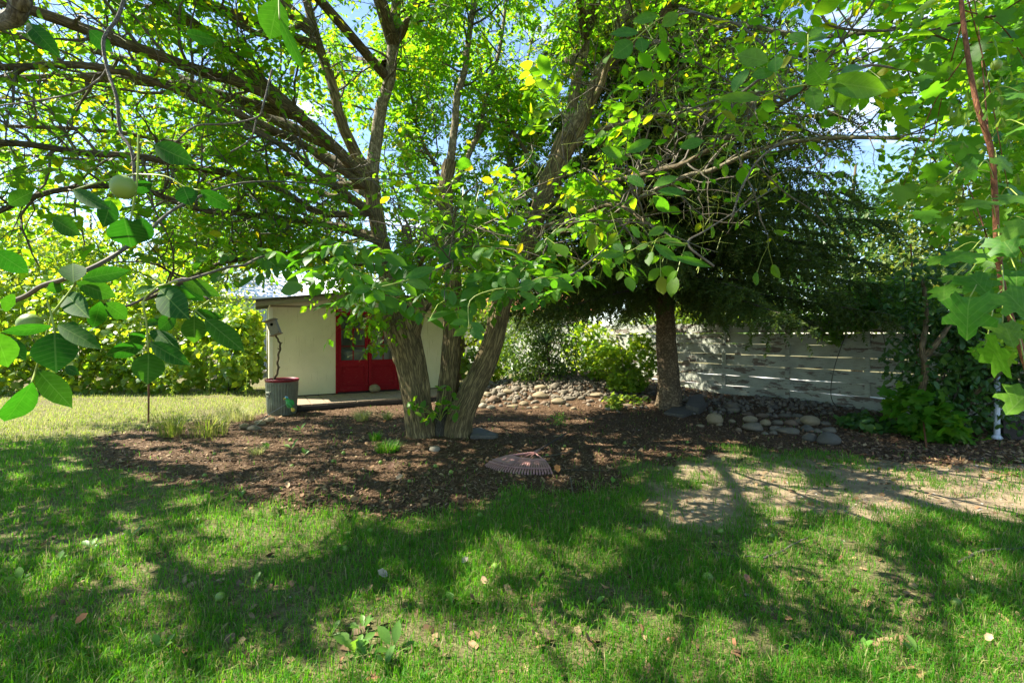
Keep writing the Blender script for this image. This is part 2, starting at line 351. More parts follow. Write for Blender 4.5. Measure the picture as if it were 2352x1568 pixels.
# cream siding with vertical weather cracks
m, n = newmat('cream_siding'); v = coords(n, (1, 1, 1), jitter=False)
g = noise(n, coords(n, (26, 26, 1.2), jitter=False), 2., 5, .6); cl = noise(n, v, 1.3, 4)
c = mixc(n, 1., (.60,.555,.37), ramp(n, cl, [(.3, (.86,.87,.84)), (.7, (1.06,1.05,1.05))]), 'MULTIPLY')
c = mixc(n, mathn(n, 'MULTIPLY', ramp(n, g, [(.62, (0, 0, 0)), (.70, (1, 1, 1))]), .7), c, (.25,.2,.11))
pb = nd(n, 'ShaderNodeBsdfPrincipled', {'Base Color': c, 'Roughness': .65, 'Specular IOR Level': .3})
n.links.new(nd(n, 'ShaderNodeBump', {'Height': g, 'Strength': .35, 'Distance': .006}).outputs[0], pb.inputs['Normal'])
out(n, pb.outputs[0]); M['siding'] = m

# worn red paint
m, n = newmat('red_paint'); v = coords(n, (3, 3, 14))
f = noise(n, v, 5., 6, .7)
c = mixc(n, ramp(n, f, [(.585, (0, 0, 0)), (.66, (.8, .8, .8))]), mixc(n, noise(n, coords(n), 4., 4), (.17,.002,.006), (.23,.003,.008)), (.30,.08,.06))
out(n, nd(n, 'ShaderNodeBsdfPrincipled', {'Base Color': c, 'Roughness': .65, 'Specular IOR Level': .15}).outputs[0]); M['red'] = m
m, n = newmat('dusty_glass')
c = ramp(n, noise(n, coords(n), 3., 4), [(.3, (.03,.045,.04)), (.7, (.10,.14,.12))])
gl = nd(n, 'ShaderNodeBsdfPrincipled', {'Base Color': c, 'Roughness': .12, 'Specular IOR Level': .6})
tr = nd(n, 'ShaderNodeBsdfTransparent', {'Color': (.9, .95, .92, 1)})
out(n, nd(n, 'ShaderNodeMixShader', {0: .78, 1: gl.outputs[0], 2: tr.outputs[0]}).outputs[0]); M['glass'] = m

def rock_mat(name, a, b):
    m, n = newmat(name); v = coords(n)
    c = mixc(n, noise(n, v, 2.5, 5), a, b); sp = ramp(n, noise(n, v, 30., 3), [(.35, (.75,.75,.75)), (.65, (1.15,1.15,1.15))])
    pb = nd(n, 'ShaderNodeBsdfPrincipled', {'Base Color': mixc(n, 1., c, sp, 'MULTIPLY'), 'Roughness': .75, 'Specular IOR Level': .3})
    n.links.new(nd(n, 'ShaderNodeBump', {'Height': noise(n, v, 18., 5), 'Strength': .25, 'Distance': .01}).outputs[0], pb.inputs['Normal'])
    out(n, pb.outputs[0]); return m
M['tan'] = rock_mat('tan_stone', (.17,.135,.075), (.28,.22,.13)); M['grey'] = rock_mat('grey_stone', (.10,.086,.058), (.185,.155,.108))
M['brown'] = rock_mat('brown_stone', (.11,.075,.045), (.20,.14,.09)); M['pale'] = rock_mat('pale_stone', (.20,.17,.12), (.29,.25,.18))
M['slate'] = rock_mat('slate', (.06,.055,.043), (.11,.10,.08))
M['galv'] = plain('galvanised', (.15,.165,.12), .6, .35, 6, .1, .1)
M['can_red'] = plain('can_red', (.17,.008,.016), .4, .2, 8)
M['potsoil'] = plain('potting_soil', (.05,.035,.025), .95, .5, 60, .8)
M['greywood'] = plain('grey_wood', (.24,.215,.16), .8, .3, 6, .3, stretch=(3, 3, 30))
M['deckwood'] = plain('deck_wood', (.25,.18,.115), .75, .4, 5, .3, stretch=(14, 1.5, 1))
M['darkwood'] = plain('dark_wood', (.035,.028,.022), .8, .3, 6)
M['shingle'] = plain('shingle', (.07,.06,.05), .9, .4, 20, .5)
M['black'] = plain('shade_black', (.012,.011,.01), .9, .2, 5)
M['creamtrim'] = plain('cream_trim', (.62,.60,.48), .6, .1, 5)
M['rust'] = plain('rust', (.17,.075,.035), .8, .5, 30, .3)
M['pinkrake'] = plain('faded_red_plastic', (.33,.17,.15), .6, .25, 12)
M['wire'] = plain('wire', (.4,.4,.4), .4, .1, 10, metal=.6)
M['bird_green'] = plain('bird_green', (.03,.26,.05), .4, .2, 30); M['bird_blue'] = plain('bird_blue', (.06,.25,.36), .4, .2, 30)
M['bird_yellow'] = plain('bird_yellow', (.6,.45,.05), .4, .2, 30); M['bird_dark'] = plain('bird_dark', (.03,.03,.03), .4)
M['whiteroof'] = plain('pale_metal_roof', (.74,.74,.75), .5, .06, 1.5)
M['bluesiding'] = plain('pale_blue_siding', (.5,.55,.63), .6, .1, 2)
M['terracotta'] = plain('terracotta', (.36,.13,.05), .8, .3, 6, .3)
M['creamhouse'] = plain('cream_house', (.62,.54,.38), .7, .1, 3)
M['concrete'] = plain('concrete', (.52,.50,.46), .85, .15, 3, .2)
M['dead_tan'] = plain('dead_leaf_tan', (.42,.27,.15), .7, .3, 25); M['dead_brown'] = plain('dead_leaf_brown', (.19,.09,.045), .7, .3, 25)
M['dead_orange'] = plain('dead_leaf_orange', (.45,.17,.05), .7, .3, 25); M['dead_yellow'] = plain('dead_leaf_yellow', (.5,.42,.1), .6, .3, 25)
M['dead_pale'] = plain('dead_leaf_pale', (.30,.25,.18), .7, .3, 25)
M['tubmetal'] = plain('tub_metal', (.35,.35,.31), .35, .2, 5, metal=.3)
M['whitepost'] = plain('white_post', (.62,.66,.72), .5, .15, 6)
M['asphalt'] = plain('asphalt', (.06,.06,.062), .9, .2, 20)

# ------------------------------------------------------------------ ground zones
def G0(px, py):
    d = CAMZ*FPX/(py-770); return ((px-1176)/FPX*d, d)
MULCH = [G0(*p) for p in [(330,985),(200,1010),(220,1060),(300,1108),(480,1128),(640,1152),(760,1168),(880,1180),(1000,1162),(1120,1150),(1250,1132),(1400,1105),(1480,1065),(1700,1032),(1900,1040),(2100,1060),(2352,1070),(2600,1080)]] + \
        [(9.5,6.9),(7.3,9.3),(4.8,12.6),(2.2,15.8),(-.6,13.4),(-3.4,10.7),(-4.7,9.7),(-5.0,8.9)]
DIRT = [G0(*p) for p in [(1460,1070),(1700,1025),(2352,1045),(2700,1060),(2700,1230),(2320,1250),(2100,1245),(1960,1285),(1800,1230),(1650,1215),(1560,1205),(1470,1180)]]
def poly_sd(x, y, poly):
    x = np.asarray(x, float); y = np.asarray(y, float); dmin = np.full(x.shape, 1e9); ins = np.zeros(x.shape, bool)
    for k in range(len(poly)):
        ax, ay = poly[k]; bx, by = poly[(k+1) % len(poly)]
        ex, ey = bx-ax, by-ay; t = np.clip(((x-ax)*ex+(y-ay)*ey)/(ex*ex+ey*ey+1e-9), 0, 1)
        dmin = np.minimum(dmin, np.hypot(x-ax-t*ex, y-ay-t*ey))
        cr = ((ay > y) != (by > y)) & (x < (bx-ax)*(y-ay)/(by-ay+1e-12)+ax); ins ^= cr
    return np.where(ins, dmin, -dmin)
def zone_mulch(x, y): return sstep(-.25, .25, poly_sd(x, y, MULCH)+(fbm(x*2.2, y*2.2, 21)-.5)*.9)
def zone_dirt(x, y): return sstep(-.5, .7, poly_sd(x, y, DIRT)+(fbm(x*1.5, y*1.5, 31)-.55)*2.6)*(.55+.45*sstep(.35, .6, fbm(x*3.1, y*3.1, 37)))

def axis(lo, hi, step, far):
    a = list(np.arange(lo, hi+1e-6, step)); s = step
    l, r = a[0], a[-1]; pre, post = [], []
    while l > -far: s *= 1.35; l -= s; pre.append(l)
    s = step
    while r < far: s *= 1.35; r += s; post.append(r)
    return np.array(pre[::-1]+a+post)
xs = axis(-13, 13, .115, 260); ys = axis(.6, 16, .115, 320)
X, Y = np.meshgrid(xs, ys); Z = hgt(X, Y)
nx, ny = len(xs), len(ys)
i, j = np.meshgrid(np.arange(ny-1), np.arange(nx-1), indexing='ij'); q = (i*nx+j).ravel()
zc = np.stack([zone_mulch(X, Y).ravel(), zone_dirt(X, Y).ravel(), np.zeros(nx*ny)], -1)
o = putv('ground', np.stack([X, Y, Z], -1).reshape(-1, 3), np.stack([q, q+1, q+nx+1, q+nx], -1), M['ground'], smooth=True, attr={'zone': zc})
tag(o, kind='structure')
# pale paving beyond the fence
def rect(x0, y0, u, v, z):   # quad from corner along two vectors
    p = np.array([[x0, y0], [x0+u[0], y0+u[1]], [x0+u[0]+v[0], y0+u[1]+v[1]], [x0+v[0], y0+v[1]]]); return np.c_[p, np.full(4, z)]
FD = np.array([.6075, -.7943]); FN = np.array([.7943, .6075])   # along the fence, and away from the garden
FA = np.array([4.72, 12.3])
mb = MB(); p0 = FA + FD*-3 + FN*1.2
mb.add(rect(p0[0], p0[1], FD*16, FN*9, .075), np.array([[0, 1, 2, 3]]))
tag(mb.build('driveway', M['concrete']), kind='structure')

# ------------------------------------------------------------------ leaf shapes
def leaflet(rows, fold=.12, droop=.12, rim=.0):
    """rows: (t, half width); a folded blade, midrib on the x axis, unit length"""
    V = []; F3 = []; F4 = []; mid = []; lf = []; rt = []
    for t, w in rows:
        z = -droop*t*t
        mid.append(len(V)); V.append((t, 0, z))
        if w > 0:
            lf.append(len(V)); V.append((t, w, z+fold*w-rim*w*w)); rt.append(len(V)); V.append((t, -w, z+fold*w-rim*w*w))
        else: lf.append(None); rt.append(None)
    for k in range(len(rows)-1):
        for sd, s in ((lf, 1), (rt, -1)):
            a, b, c, d = mid[k], mid[k+1], sd[k+1], sd[k]
            f = [x for x in (a, b, c, d) if x is not None]
            if s < 0: f = f[::-1]
            (F4 if len(f) == 4 else F3).append(f)
    return np.array(V, float), [np.array(f) for f in (F3, F4) if f]
LEAF_HI = leaflet([(0,0),(.07,.08),(.2,.2),(.38,.275),(.56,.29),(.74,.225),(.87,.11),(.95,.032),(1,0)], .22, .14)
LEAF_MID = leaflet([(0,0),(.15,.17),(.45,.29),(.78,.2),(1,0)], .22, .14)
LEAF_LO = leaflet([(0,0),(.5,.3),(1,0)], .22, .12)
LANCE = leaflet([(0,0),(.3,.13),(.65,.11),(1,0)], .25, .25)
LOBED_OUT = [(0,0),(.0,.16),(-.14,.30),(.02,.40),(.12,.58),(.27,.42),(.36,.33),(.50,.52),(.66,.50),(.64,.32),(.66,.2),(.84,.17),(1,0)]
def lobed(droop=.15):
    up = LOBED_OUT; pts = up + [(x, -y) for x, y in up[-2:0:-1]]
    V = [(.22, 0, .03)]+[(x, y, -droop*((x-.3)**2+y*y)+.025*math.sin(9*math.atan2(y, x+.01))*math.hypot(x, y)) for x, y in pts]
    k = len(pts); return np.array(V, float), [np.array([(0, 1+i, 1+(i+1) % k) for i in range(k)])]
LOBED = lobed()
GRAPE = (lambda: (np.array([(.3,0,.02),(0,0,0),(-.1,.2,0),(.02,.42,-.04),(.2,.5,-.06),(.42,.42,-.05),(.6,.42,-.07),(.72,.2,-.06),(1,0,-.12),(.72,-.2,-.06),(.6,-.42,-.07),(.42,-.42,-.05),(.2,-.5,-.06),(.02,-.42,-.04),(-.1,-.2,0)], float),
                  [np.array([(0, 1+i, 1+(i+1) % 14) for i in range(14)])]))()
def tmesh(name, T, m, smooth=True): return mesh(name, T[0], T[1], m, smooth)
TM = {}
def tmpl_mesh(key, T, m):
    k = (key, m.name)
    if k not in TM: TM[k] = tmesh(key, T, m)
    return TM[k]
def leaf_object(name, me, Rm, pos, sc, parent):
    sc = np.broadcast_to(np.asarray(sc, float), (3,))
    mw = Matrix([[*(Rm[r]*sc), pos[r]] for r in range(3)]+[[0, 0, 0, 1]])
    return put(name, me, parent, mw)
def foliage(root, name, T, Rm, pos, sc, m, indiv=0, part='leaf', Thi=None, key='leaf', minpx=0):
    """the leaves that show largest become parts, the rest one mesh"""
    px, py, d = proj(pos); s1 = sc if sc.ndim == 1 else sc.max(1)
    vis = (px > -20) & (px < 2372) & (py > -20) & (py < 1588) & (d > .3)
    score = np.where(vis, s1/np.maximum(d, .1), -1)
    order = np.argsort(-score)[:indiv]; order = order[score[order] > minpx]
    me = tmpl_mesh(key, Thi or T, m)
    for k in order: leaf_object(part, me, Rm[k], pos[k], sc[k], root)
    rest = np.ones(len(pos), bool); rest[order] = False
    if rest.any():
        V, F = batch(T, Rm[rest], pos[rest], sc[rest])
        tag(putv(name, V, F, m, root), kind='stuff')

def rand_dirs(n, up=0.):
    v = rng.normal(size=(n, 3)); v[:, 2] += up; return unit(v)
def leaf_normals(n, up=1.1, sunward=.35): return unit(rng.normal(size=(n, 3))*.75 + np.array([0, 0, up]) + TOSUN*sunward)

# ------------------------------------------------------------------ structures: shed
U = unit(np.array([.877, .481, 0])); W = np.array([.481, -.877, 0]); W = unit(W)   # along the front, out of the front
SA = np.array([-5.31, 10.3, 0])                                                       # left front corner
def S(s, o, z): return SA + U*s + W*o + np.array([0, 0, z])
SROT = np.stack([U, -W, np.array([0, 0, 1.])], 1)
def sbox(mb, s0, s1, o0, o1, z0, z1): mb.box(S((s0+s1)/2, (o0+o1)/2, (z0+z1)/2), (s1-s0, abs(o1-o0), z1-z0), SROT)
shed = empty('shed', S(2.2, -1.5, 0), 'small cream garden shed with red double doors and a low gable roof', 'shed')
FLOOR = .15; EAVE = 2.2; APEX = 2.52; SW = 4.4; SD = 3.2; D0, D1 = 1.38, 2.84; DTOP = 2.12
mb = MB(); sbox(mb, 0, D0-.02, -.06, 0, FLOOR, EAVE); mb.build('wall', M['siding'], shed)
mb = MB(); sbox(mb, D1+.02, SW, -.06, 0, FLOOR, EAVE); mb.build('wall', M['siding'], shed)
mb = MB(); sbox(mb, 0, .06, -SD, -.062, FLOOR, EAVE); mb.build('wall', M['siding'], shed)
mb = MB(); sbox(mb, SW-.06, SW, -SD, -.062, FLOOR, EAVE); mb.build('wall', M['siding'], shed)
mb = MB(); sbox(mb, .062, SW-.062, -SD, -SD+.06, FLOOR, EAVE); mb.build('wall', M['siding'], shed)
mb = MB(); sbox(mb, D0-.02, D1+.02, -.06, -.002, DTOP+.02, EAVE); mb.build('lintel', M['darkwood'], shed)
# gable panel set a little proud
def prism(poly, o0, o1):
    n = len(poly); V = [S(s, o0, z) for s, z in poly]+[S(s, o1, z) for s, z in poly]
    F4 = [(i, (i+1) % n, n+(i+1) % n, n+i) for i in range(n)]
    F3 = [(0, i, i+1) for i in range(1, n-1)][::-1]; F3b = [(n, n+i+1, n+i) for i in range(1, n-1)]
    return np.array(V), [np.array(F4), np.array(F3+F3b)]
V, F = prism([(-.05, EAVE-.03), (SW+.05, EAVE-.03), (SW+.05, EAVE+.04), (SW/2, APEX), (-.05, EAVE+.04)], .003, .035); putv('gable', V, F, M['creamtrim'], shed)
mb = MB(); sbox(mb, .0, SW, .004, .02, EAVE-.075, EAVE-.034); mb.build('trim_board', M['greywood'], shed)
mb = MB(); sbox(mb, -.02, .055, .002, .018, FLOOR, EAVE-.08); mb.build('corner_board', M['creamtrim'], shed)
mb = MB(); sbox(mb, SW-.055, SW+.02, .002, .018, FLOOR, EAVE-.08); mb.build('corner_board', M['creamtrim'], shed)
for sgn in (0, 1):
    a, b = (-.28, SW/2) if sgn == 0 else (SW/2+.001, SW+.28)
    za = lambda s: EAVE+.045 + (APEX-EAVE-.03)*(1-abs(s-SW/2)/(SW/2+.05))
    V, F = prism([(a, za(a)), (b, za(b)), (b, za(b)+.055), (a, za(a)+.055)], .24, -SD-.2); putv('roof', V, F, M['shingle'], shed)
    V, F = prism([(a, za(a)-.10), (b, za(b)-.10), (b, za(b)-.003), (a, za(a)-.003)], .215, .185); putv('fascia', V, F, M['greywood'], shed)
mb = MB(); sbox(mb, .06, SW-.06, -SD+.06, -.07, FLOOR-.1, FLOOR); mb.build('floor', M['darkwood'], shed)
# doors
fr = MB()
for s in (D0-.02, D1-.025): sbox(fr, s, s+.045, -.05, .022, FLOOR, DTOP)
sbox(fr, D0+.026, D1-.026, -.05, .022, DTOP-.045, DTOP); fr.build('door_frame', M['red'], shed)
DW = (D1-D0-.06)/2
for k in range(2):
    a = D0+.028+k*(DW+.006); b = a+DW-.004; z0, z1 = FLOOR+.02, DTOP-.05
    mb = MB(); sbox(mb, a, a+.075, -.045, 0, z0, z1); sbox(mb, b-.075, b, -.045, 0, z0, z1)
    for (p, q) in ((z0, z0+.13), (z0+.60, z0+.74), (z1-.09, z1)): sbox(mb, a+.0755, b-.0755, -.0445, -.0005, p, q)
    d = mb.build('door', M['red'], shed)
    mb = MB(); sbox(mb, a+.077, b-.077, -.04, -.034, z0+.131, z0+.599); mb.build('door_panel', M['red'], d)
    mb = MB(); e_ = [(a+.0775, a+.099, z0+.132, z0+.598), (b-.099, b-.0775, z0+.132, z0+.598), (a+.1, b-.1, z0+.132, z0+.154), (a+.1, b-.1, z0+.576, z0+.598)]
    for q in e_: sbox(mb, q[0], q[1], -.0335, -.014, q[2], q[3])
    mb.build('moulding', M['red'], d)
    mb = MB(); sbox(mb, a+.077, b-.077, -.030, -.025, z0+.741, z1-.091); mb.build('pane', M['glass'], d)
    mid = (a+b)/2; mb = MB(); sbox(mb, mid-.012, mid+.012, -.024, -.004, z0+.742, z1-.092)
    for zz in (z0+1.06, z0+1.46): sbox(mb, a+.078, mid-.0125, -.023, -.005, zz, zz+.02); sbox(mb, mid+.0125, b-.078, -.023, -.005, zz, zz+.02)
    mb.build('glazing_bar', M['red'], d)
    if k == 0:
        V, F = lathe([(0,0),(.02,0),(.022,.02),(.03,.04),(.026,.06),(0,.066)], 12); V = V[:, [0, 2, 1]]*[1, -1, 1]
        V = V @ SROT.T + S(b-.035, .0, z0+1.0); putv('door_knob', V, F, M['tubmetal'], d, smooth=True)
# tub, and a bucket added for a pale cloth-like shape, behind the dusty glass
V, F = lathe([(0,0),(.24,.0),(.30,.06),(.34,.18),(.35,.30),(.36,.32),(.33,.31),(.31,.2),(.0,.05)], 28)
tag(putv('wash_tub', V + S(D0+.40, -.42, FLOOR+.66), F, M['tubmetal'], smooth=True), 'round grey metal tub seen through the panes of the red shed door', 'tub')
V, F = lathe([(0,0),(.20,.0),(.225,.03),(.25,.30),(.262,.31),(.262,.335),(.245,.335),(.22,.06),(0,.05)], 28)
tag(putv('plastic_bucket', V + S(D0+1.08, -.36, FLOOR+.66), F, M['whitepost'], smooth=True), 'pale plastic bucket put in for a cloth-like shape beside the grey tub', 'bucket')
mb = MB(); sbox(mb, D0-.1, D1-.1, -.95, -.15, FLOOR+.6, FLOOR+.655)
for s in (D0-.05, D1-.2):
    sbox(mb, s, s+.06, -.9, -.84, FLOOR, FLOOR+.599); sbox(mb, s, s+.06, -.26, -.2, FLOOR, FLOOR+.599)
tag(mb.build('work_bench', M['darkwood']), 'dark wooden bench inside the shed behind the red doors', 'bench')
# deck
deck = empty('deck', S(2.3, .7, 0), 'low weathered plank deck along the front of the cream shed', 'deck')
pl = None; k = 0; s = .12
while s < 4.75:
    mb = MB(); wd = .278; 
    if pl is None:
        mb.box((0, 0, 0), (wd, 1.42, .03)); pl = mb.me('plank', M['deckwood'])
    o = put('plank', pl, deck, Matrix.Translation(Vector(S(s+wd/2, .735+rng.uniform(-.012, .012), FLOOR-.035+rng.uniform(-.003, .003)))) @ Matrix([[*SROT[r], 0] for r in range(3)]+[[0, 0, 0, 1]]) @ Matrix.Rotation(rng.uniform(-.008, .008), 4, 'Z'))
    s += wd+.014
mb = MB(); sbox(mb, .1, 4.78, .1+1.26, 1.40, -.02, FLOOR-.055); mb.build('front_board', M['darkwood'], deck)
mb = MB(); sbox(mb, .1, 4.78, 1.455, 1.475, .03, FLOOR-.055); mb.build('edge_board', M['darkwood'], deck)
mb = MB(); sbox(mb, .1, 4.78, .02, 1.35, -.04, FLOOR-.056); mb.build('joist', M['darkwood'], deck)

# neighbour's outbuilding with pale roof, far left
d = 20.; e0 = P(500, 679, d); e1 = P(900, 676, d+3.2); bx = unit(np.array([e1[0]-e0[0], e1[1]-e0[1], 0])); bn = np.array([-bx[1], bx[0], 0]); ln = 8.0
nb = empty('outbuilding', (e0[0]+4, e0[1]+3, 0), 'outbuilding with a pale sunlit metal roof and pale blue vertical siding beyond the vines', 'building')
def NB(s, o, z): return np.array([e0[0], e0[1], 0])+bx*s+bn*o+np.array([0, 0, z])
ez = e0[2]
hip = 1.6
mb = MB(); rv = [NB(-.3, -.3, ez), NB(ln, -.3, ez), NB(ln, 2.6, ez+1.35), NB(hip, 2.6, ez+1.35)]
mb.add(np.array(rv+[v-np.array([0, 0, .1]) for v in rv]), np.array([[0,1,2,3],[7,6,5,4],[0,4,5,1],[1,5,6,2],[2,6,7,3],[3,7,4,0]])); rf = mb.build('roof', M['whiteroof'], nb)
mb = MB(); rv = [NB(ln, 5.6, ez), NB(-.3, 5.6, ez), NB(hip, 2.605, ez+1.35), NB(ln, 2.605, ez+1.35)]
mb.add(np.array(rv+[v-np.array([0, 0, .1]) for v in rv]), np.array([[0,1,2,3],[7,6,5,4],[0,4,5,1],[1,5,6,2],[2,6,7,3],[3,7,4,0]])); mb.build('roof', M['whiteroof'], nb)
mb = MB(); rv = [NB(-.305, 5.6, ez), NB(-.305, -.3, ez), NB(hip-.01, 2.6, ez+1.35)]
mb.add(np.array(rv), np.array([[0, 1, 2]])); mb.build('roof', M['whiteroof'], nb)
for k in range(26):
    mb = MB(); a = k*.3; c = NB(a+.15, .02, (ez-.1)/2)
    mb.box(c, (.285, .03, ez-.12), np.stack([bx, bn, [0, 0, 1.]], 1)); mb.build('siding_board', M['bluesiding'], nb)
mb = MB(); mb.box(NB(3.9, 2.65, (ez-.1)/2), (7.8, 5.1, ez-.12), np.stack([bx, bn, [0, 0, 1.]], 1)); mb.build('wall', M['bluesiding'], nb)

# house beyond the back of the garden
hs = empty('house', (2., 24, 0), 'cream house with a terracotta roof glimpsed over the shrubs behind the rock pile', 'house')
a0 = P(1060, 715, 22.); a1 = P(1340, 715, 23.); hx = unit(np.array([a1[0]-a0[0], a1[1]-a0[1], 0])); hn = np.array([-hx[1], hx[0], 0]); hl = 6.2
def HB(s, o, z): return np.array([a0[0], a0[1], 0])+hx*s+hn*o+np.array([0, 0, z])
HR = np.stack([hx, hn, [0, 0, 1.]], 1); hz = a0[2]
mb = MB(); mb.box(HB(hl/2, 2.5, hz/2), (hl, 5, hz), HR); wl = mb.build('wall', M['creamhouse'], hs)
for side in (0, 1):
    mb = MB(); o0, o1 = (-.4, 2.5) if side == 0 else (2.502, 5.4)
    zz0, zz1 = (hz-.1, hz+1.0) if side == 0 else (hz+1.0, hz-.1)
    rv = [HB(-.3, o0, zz0), HB(hl+.3, o0, zz0), HB(hl+.3, o1, zz1), HB(-.3, o1, zz1)]
    mb.add(np.array(rv+[v+np.array([0, 0, .1]) for v in rv]), np.array([[3,2,1,0],[4,5,6,7],[0,1,5,4],[1,2,6,5],[2,3,7,6],[3,0,4,7]])); mb.build('roof', M['terracotta'], hs)
for s in (1.3, 4.4):
    mb = MB(); mb.box(HB(s, -.012, 1.5), (1.0, .05, 1.1), HR); wn = mb.build('window', M['whiteroof'], hs)
    mb = MB(); mb.box(HB(s, -.045, 1.5), (.86, .012, .96), HR); mb.build('pane', M['glass'], wn)

# ------------------------------------------------------------------ fence, woven boards
PITCH = 1.47
fence = empty('fence', (*(FA+FD*2), 0), 'tall wooden fence of woven boards with peeling whitish paint', 'fence')
FROT = np.array([[FD[0], FN[0], 0], [FD[1], FN[1], 0], [0, 0, 1.]])
def FP(s, o, z): return np.array([FA[0]+FD[0]*s+FN[0]*o, FA[1]+FD[1]*s+FN[1]*o, z])
bm_ = []
for var in range(3):
    Ls = 2*PITCH-.012; ns = 12; sx = np.linspace(-Ls/2, Ls/2, ns+1); off = -.034*np.cos(np.pi*sx/PITCH)
    V = []; hgt_b = .243; th = .02
    for k in range(ns+1):
        wob = .006*math.sin(k*1.7+var*2); 
        for (o_, z_) in ((-th/2, -hgt_b/2), (th/2, -hgt_b/2), (th/2, hgt_b/2), (-th/2, hgt_b/2)):
            V.append((sx[k], off[k]+o_, z_+wob+(.005*math.sin(k*2.3+var) if z_ > 0 else 0)))
    V = np.array(V); F = []
    for k in range(ns):
        for e in range(4): a = k*4+e; b = k*4+(e+1) % 4; F.append((a, b, b+4, a+4))
    F += [(3, 2, 1, 0), (ns*4, ns*4+1, ns*4+2, ns*4+3)]
    bm_.append(mesh('board', V, np.array(F), M['fence']))
S0 = .86
posts = [S0+PITCH*k for k in range(-7, 7)]
prng = np.random.default_rng(3)
mbp = MB(); mbp.box((0, 0, .93), (.085, .04, 1.9)); pme = mbp.me('post', M['fence'])
for k, s in enumerate(posts):
    put('post', pme, fence, Matrix.Translation(Vector(FP(s, 0, float(hgt(*FP(s, 0, 0)[:2]))*.5-.02))) @ Matrix([[*FROT[r], 0] for r in range(3)]+[[0, 0, 0, 1]]))
for row in range(7):
    gap = [.014, .02, .03, .018, .026, .018, .01][row]
    z = .15+row*.2545
    for k in range(-8, 8, 2):
        c = k + (row % 2)
        s = S0+PITCH*c
        if s < posts[0]-.1 or s > posts[-1]+.1: continue
        put('board', bm_[(row+c) % 3], fence, Matrix.Translation(Vector(FP(s, 0, z+prng.uniform(-.008, .008)))) @ Matrix([[*FROT[r], 0] for r in range(3)]+[[0, 0, 0, 1]]) @ Matrix.Rotation(prng.uniform(-.006, .006), 4, 'Y'))
# short pale post and dark low sheet at the near end
g = ghit(2290, 1008); mb = MB(); mb.tube([g+[0, 0, -.05], g+[0, 0, .4], g+[0, 0, .98]], [.036, .034, .034], 14); pp = empty('pipe_post', g, 'short pale pipe post by the dark shrub at the fence end', 'post')
mb.build('pipe', M['whitepost'], pp, True); mb = MB(); V, F = lathe([(0,.0),(.06,0),(.065,.02),(.045,.05),(.037,.06)], 16); putv('base_collar', V+g, F, M['whitepost'], pp, smooth=True)
bt = ghit(2330, 1012); mb = MB()
bt = np.array([bt[0]+.55, bt[1]-.1, bt[2]]); RT = rotz(R(-18)); mb.box(bt+[0, 0, .14], (1.3, .06, .30), RT)
for kx in (-.55, .55): mb.box(bt+RT@np.array([kx, .06, .12]), (.07, .06, .34), RT)
tag(mb.build('edging_board', M['darkwood']), 'dark low edging board beside the short pale pipe post', 'edging')

# ------------------------------------------------------------------ walnut tree
WB = np.array([-1.12, 6.9, 0.05])
walnut = empty('walnut_tree', WB, 'big three stemmed walnut tree with spreading limbs in the middle of the mulch bed', 'tree')
def stem_mesh(path, name, per=14, sides=96, flare=True):
    pts = catmull([list(P(a, b, d))+[wd/2/FPX*d] for a, b, d, wd in path], per)
    c, r = pts[:, :3], pts[:, 3]; t, N, B = frames_along(c); n = len(c)
    a = np.arange(sides+1)/sides*2*np.pi; ln = np.concatenate([[0], np.cumsum(np.linalg.norm(np.diff(c, axis=0), axis=1))])
    A, LL = np.meshgrid(a, ln); sd = len(name)*7+int(path[0][0])
    per_n = lambda fx, fy, s: vnoise((np.cos(A)+3)*fx, LL*fy+np.sin(A)*fx, s)
    fur = np.abs(vnoise(np.where(A > np.pi, 2*np.pi-A, A)*10+vnoise(np.cos(A)*3, LL*4, sd)*1.8, LL*2.4, sd)-.5)*2
    RR = r[:, None]*.94*(1+.10*(per_n(1.6, 2.6, sd+3)-.5)) + (fur-.45)*.020*np.clip(r[:, None]/.16, .15, 1.1)
    for kk in range(9):                              # knots
        ka, kl = rng.uniform(0, 6.28), rng.uniform(.1, ln[-1]); dd = np.hypot(((A-ka+np.pi) % (2*np.pi)-np.pi)*r[:, None], LL-kl)
        RR = RR + .022*np.exp(-(dd/.05)**2) - .028*np.exp(-(dd/.018)**2)
    if flare:
        RR = RR*(1+.38*np.exp(-LL/.11)*(1+.6*np.sin(A*5+sd)))
    ring = N[:, None]*np.cos(A)[..., None]+B[:, None]*np.sin(A)[..., None]
    V = (c[:, None]+ring*RR[..., None]).reshape(-1, 3)
    uv = np.stack([A*r[:, None].mean(), LL], -1).reshape(-1, 2)
    i, j = np.meshgrid(np.arange(n-1), np.arange(sides), indexing='ij'); q = i*(sides+1)+j
    return V, np.stack([q, q+1, q+sides+2, q+sides+1], -1).reshape(-1, 4), uv
STEM_L = [(974,1030,6.86,76),(967,985,6.86,72),(957,915,6.86,68),(946,850,6.87,71),(932,790,6.88,77),(916,735,6.88,80),(900,670,6.88,54),(886,610,6.88,40),(872,540,6.88,38),(860,470,6.88,38),(850,400,6.88,38)]
STEM_M = [(1022,1010,7.12,60),(1024,960,7.12,56),(1030,890,7.14,51),(1036,820,7.16,47),(1040,740,7.18,44),(1041,660,7.18,40),(1034,580,7.16,40),(1026,500,7.14,36),(1024,430,7.12,34),(1034,370,7.1,30)]
STEM_R = [(1048,1026,6.88,70),(1056,965,6.88,64),(1080,905,6.88,59),(1112,840,6.9,55),(1136,770,6.9,52),(1152,700,6.92,48),(1180,630,6.94,40),(1215,545,6.96,40),(1245,465,6.96,42),(1276,390,6.96,50),(1303,315,6.96,52)]
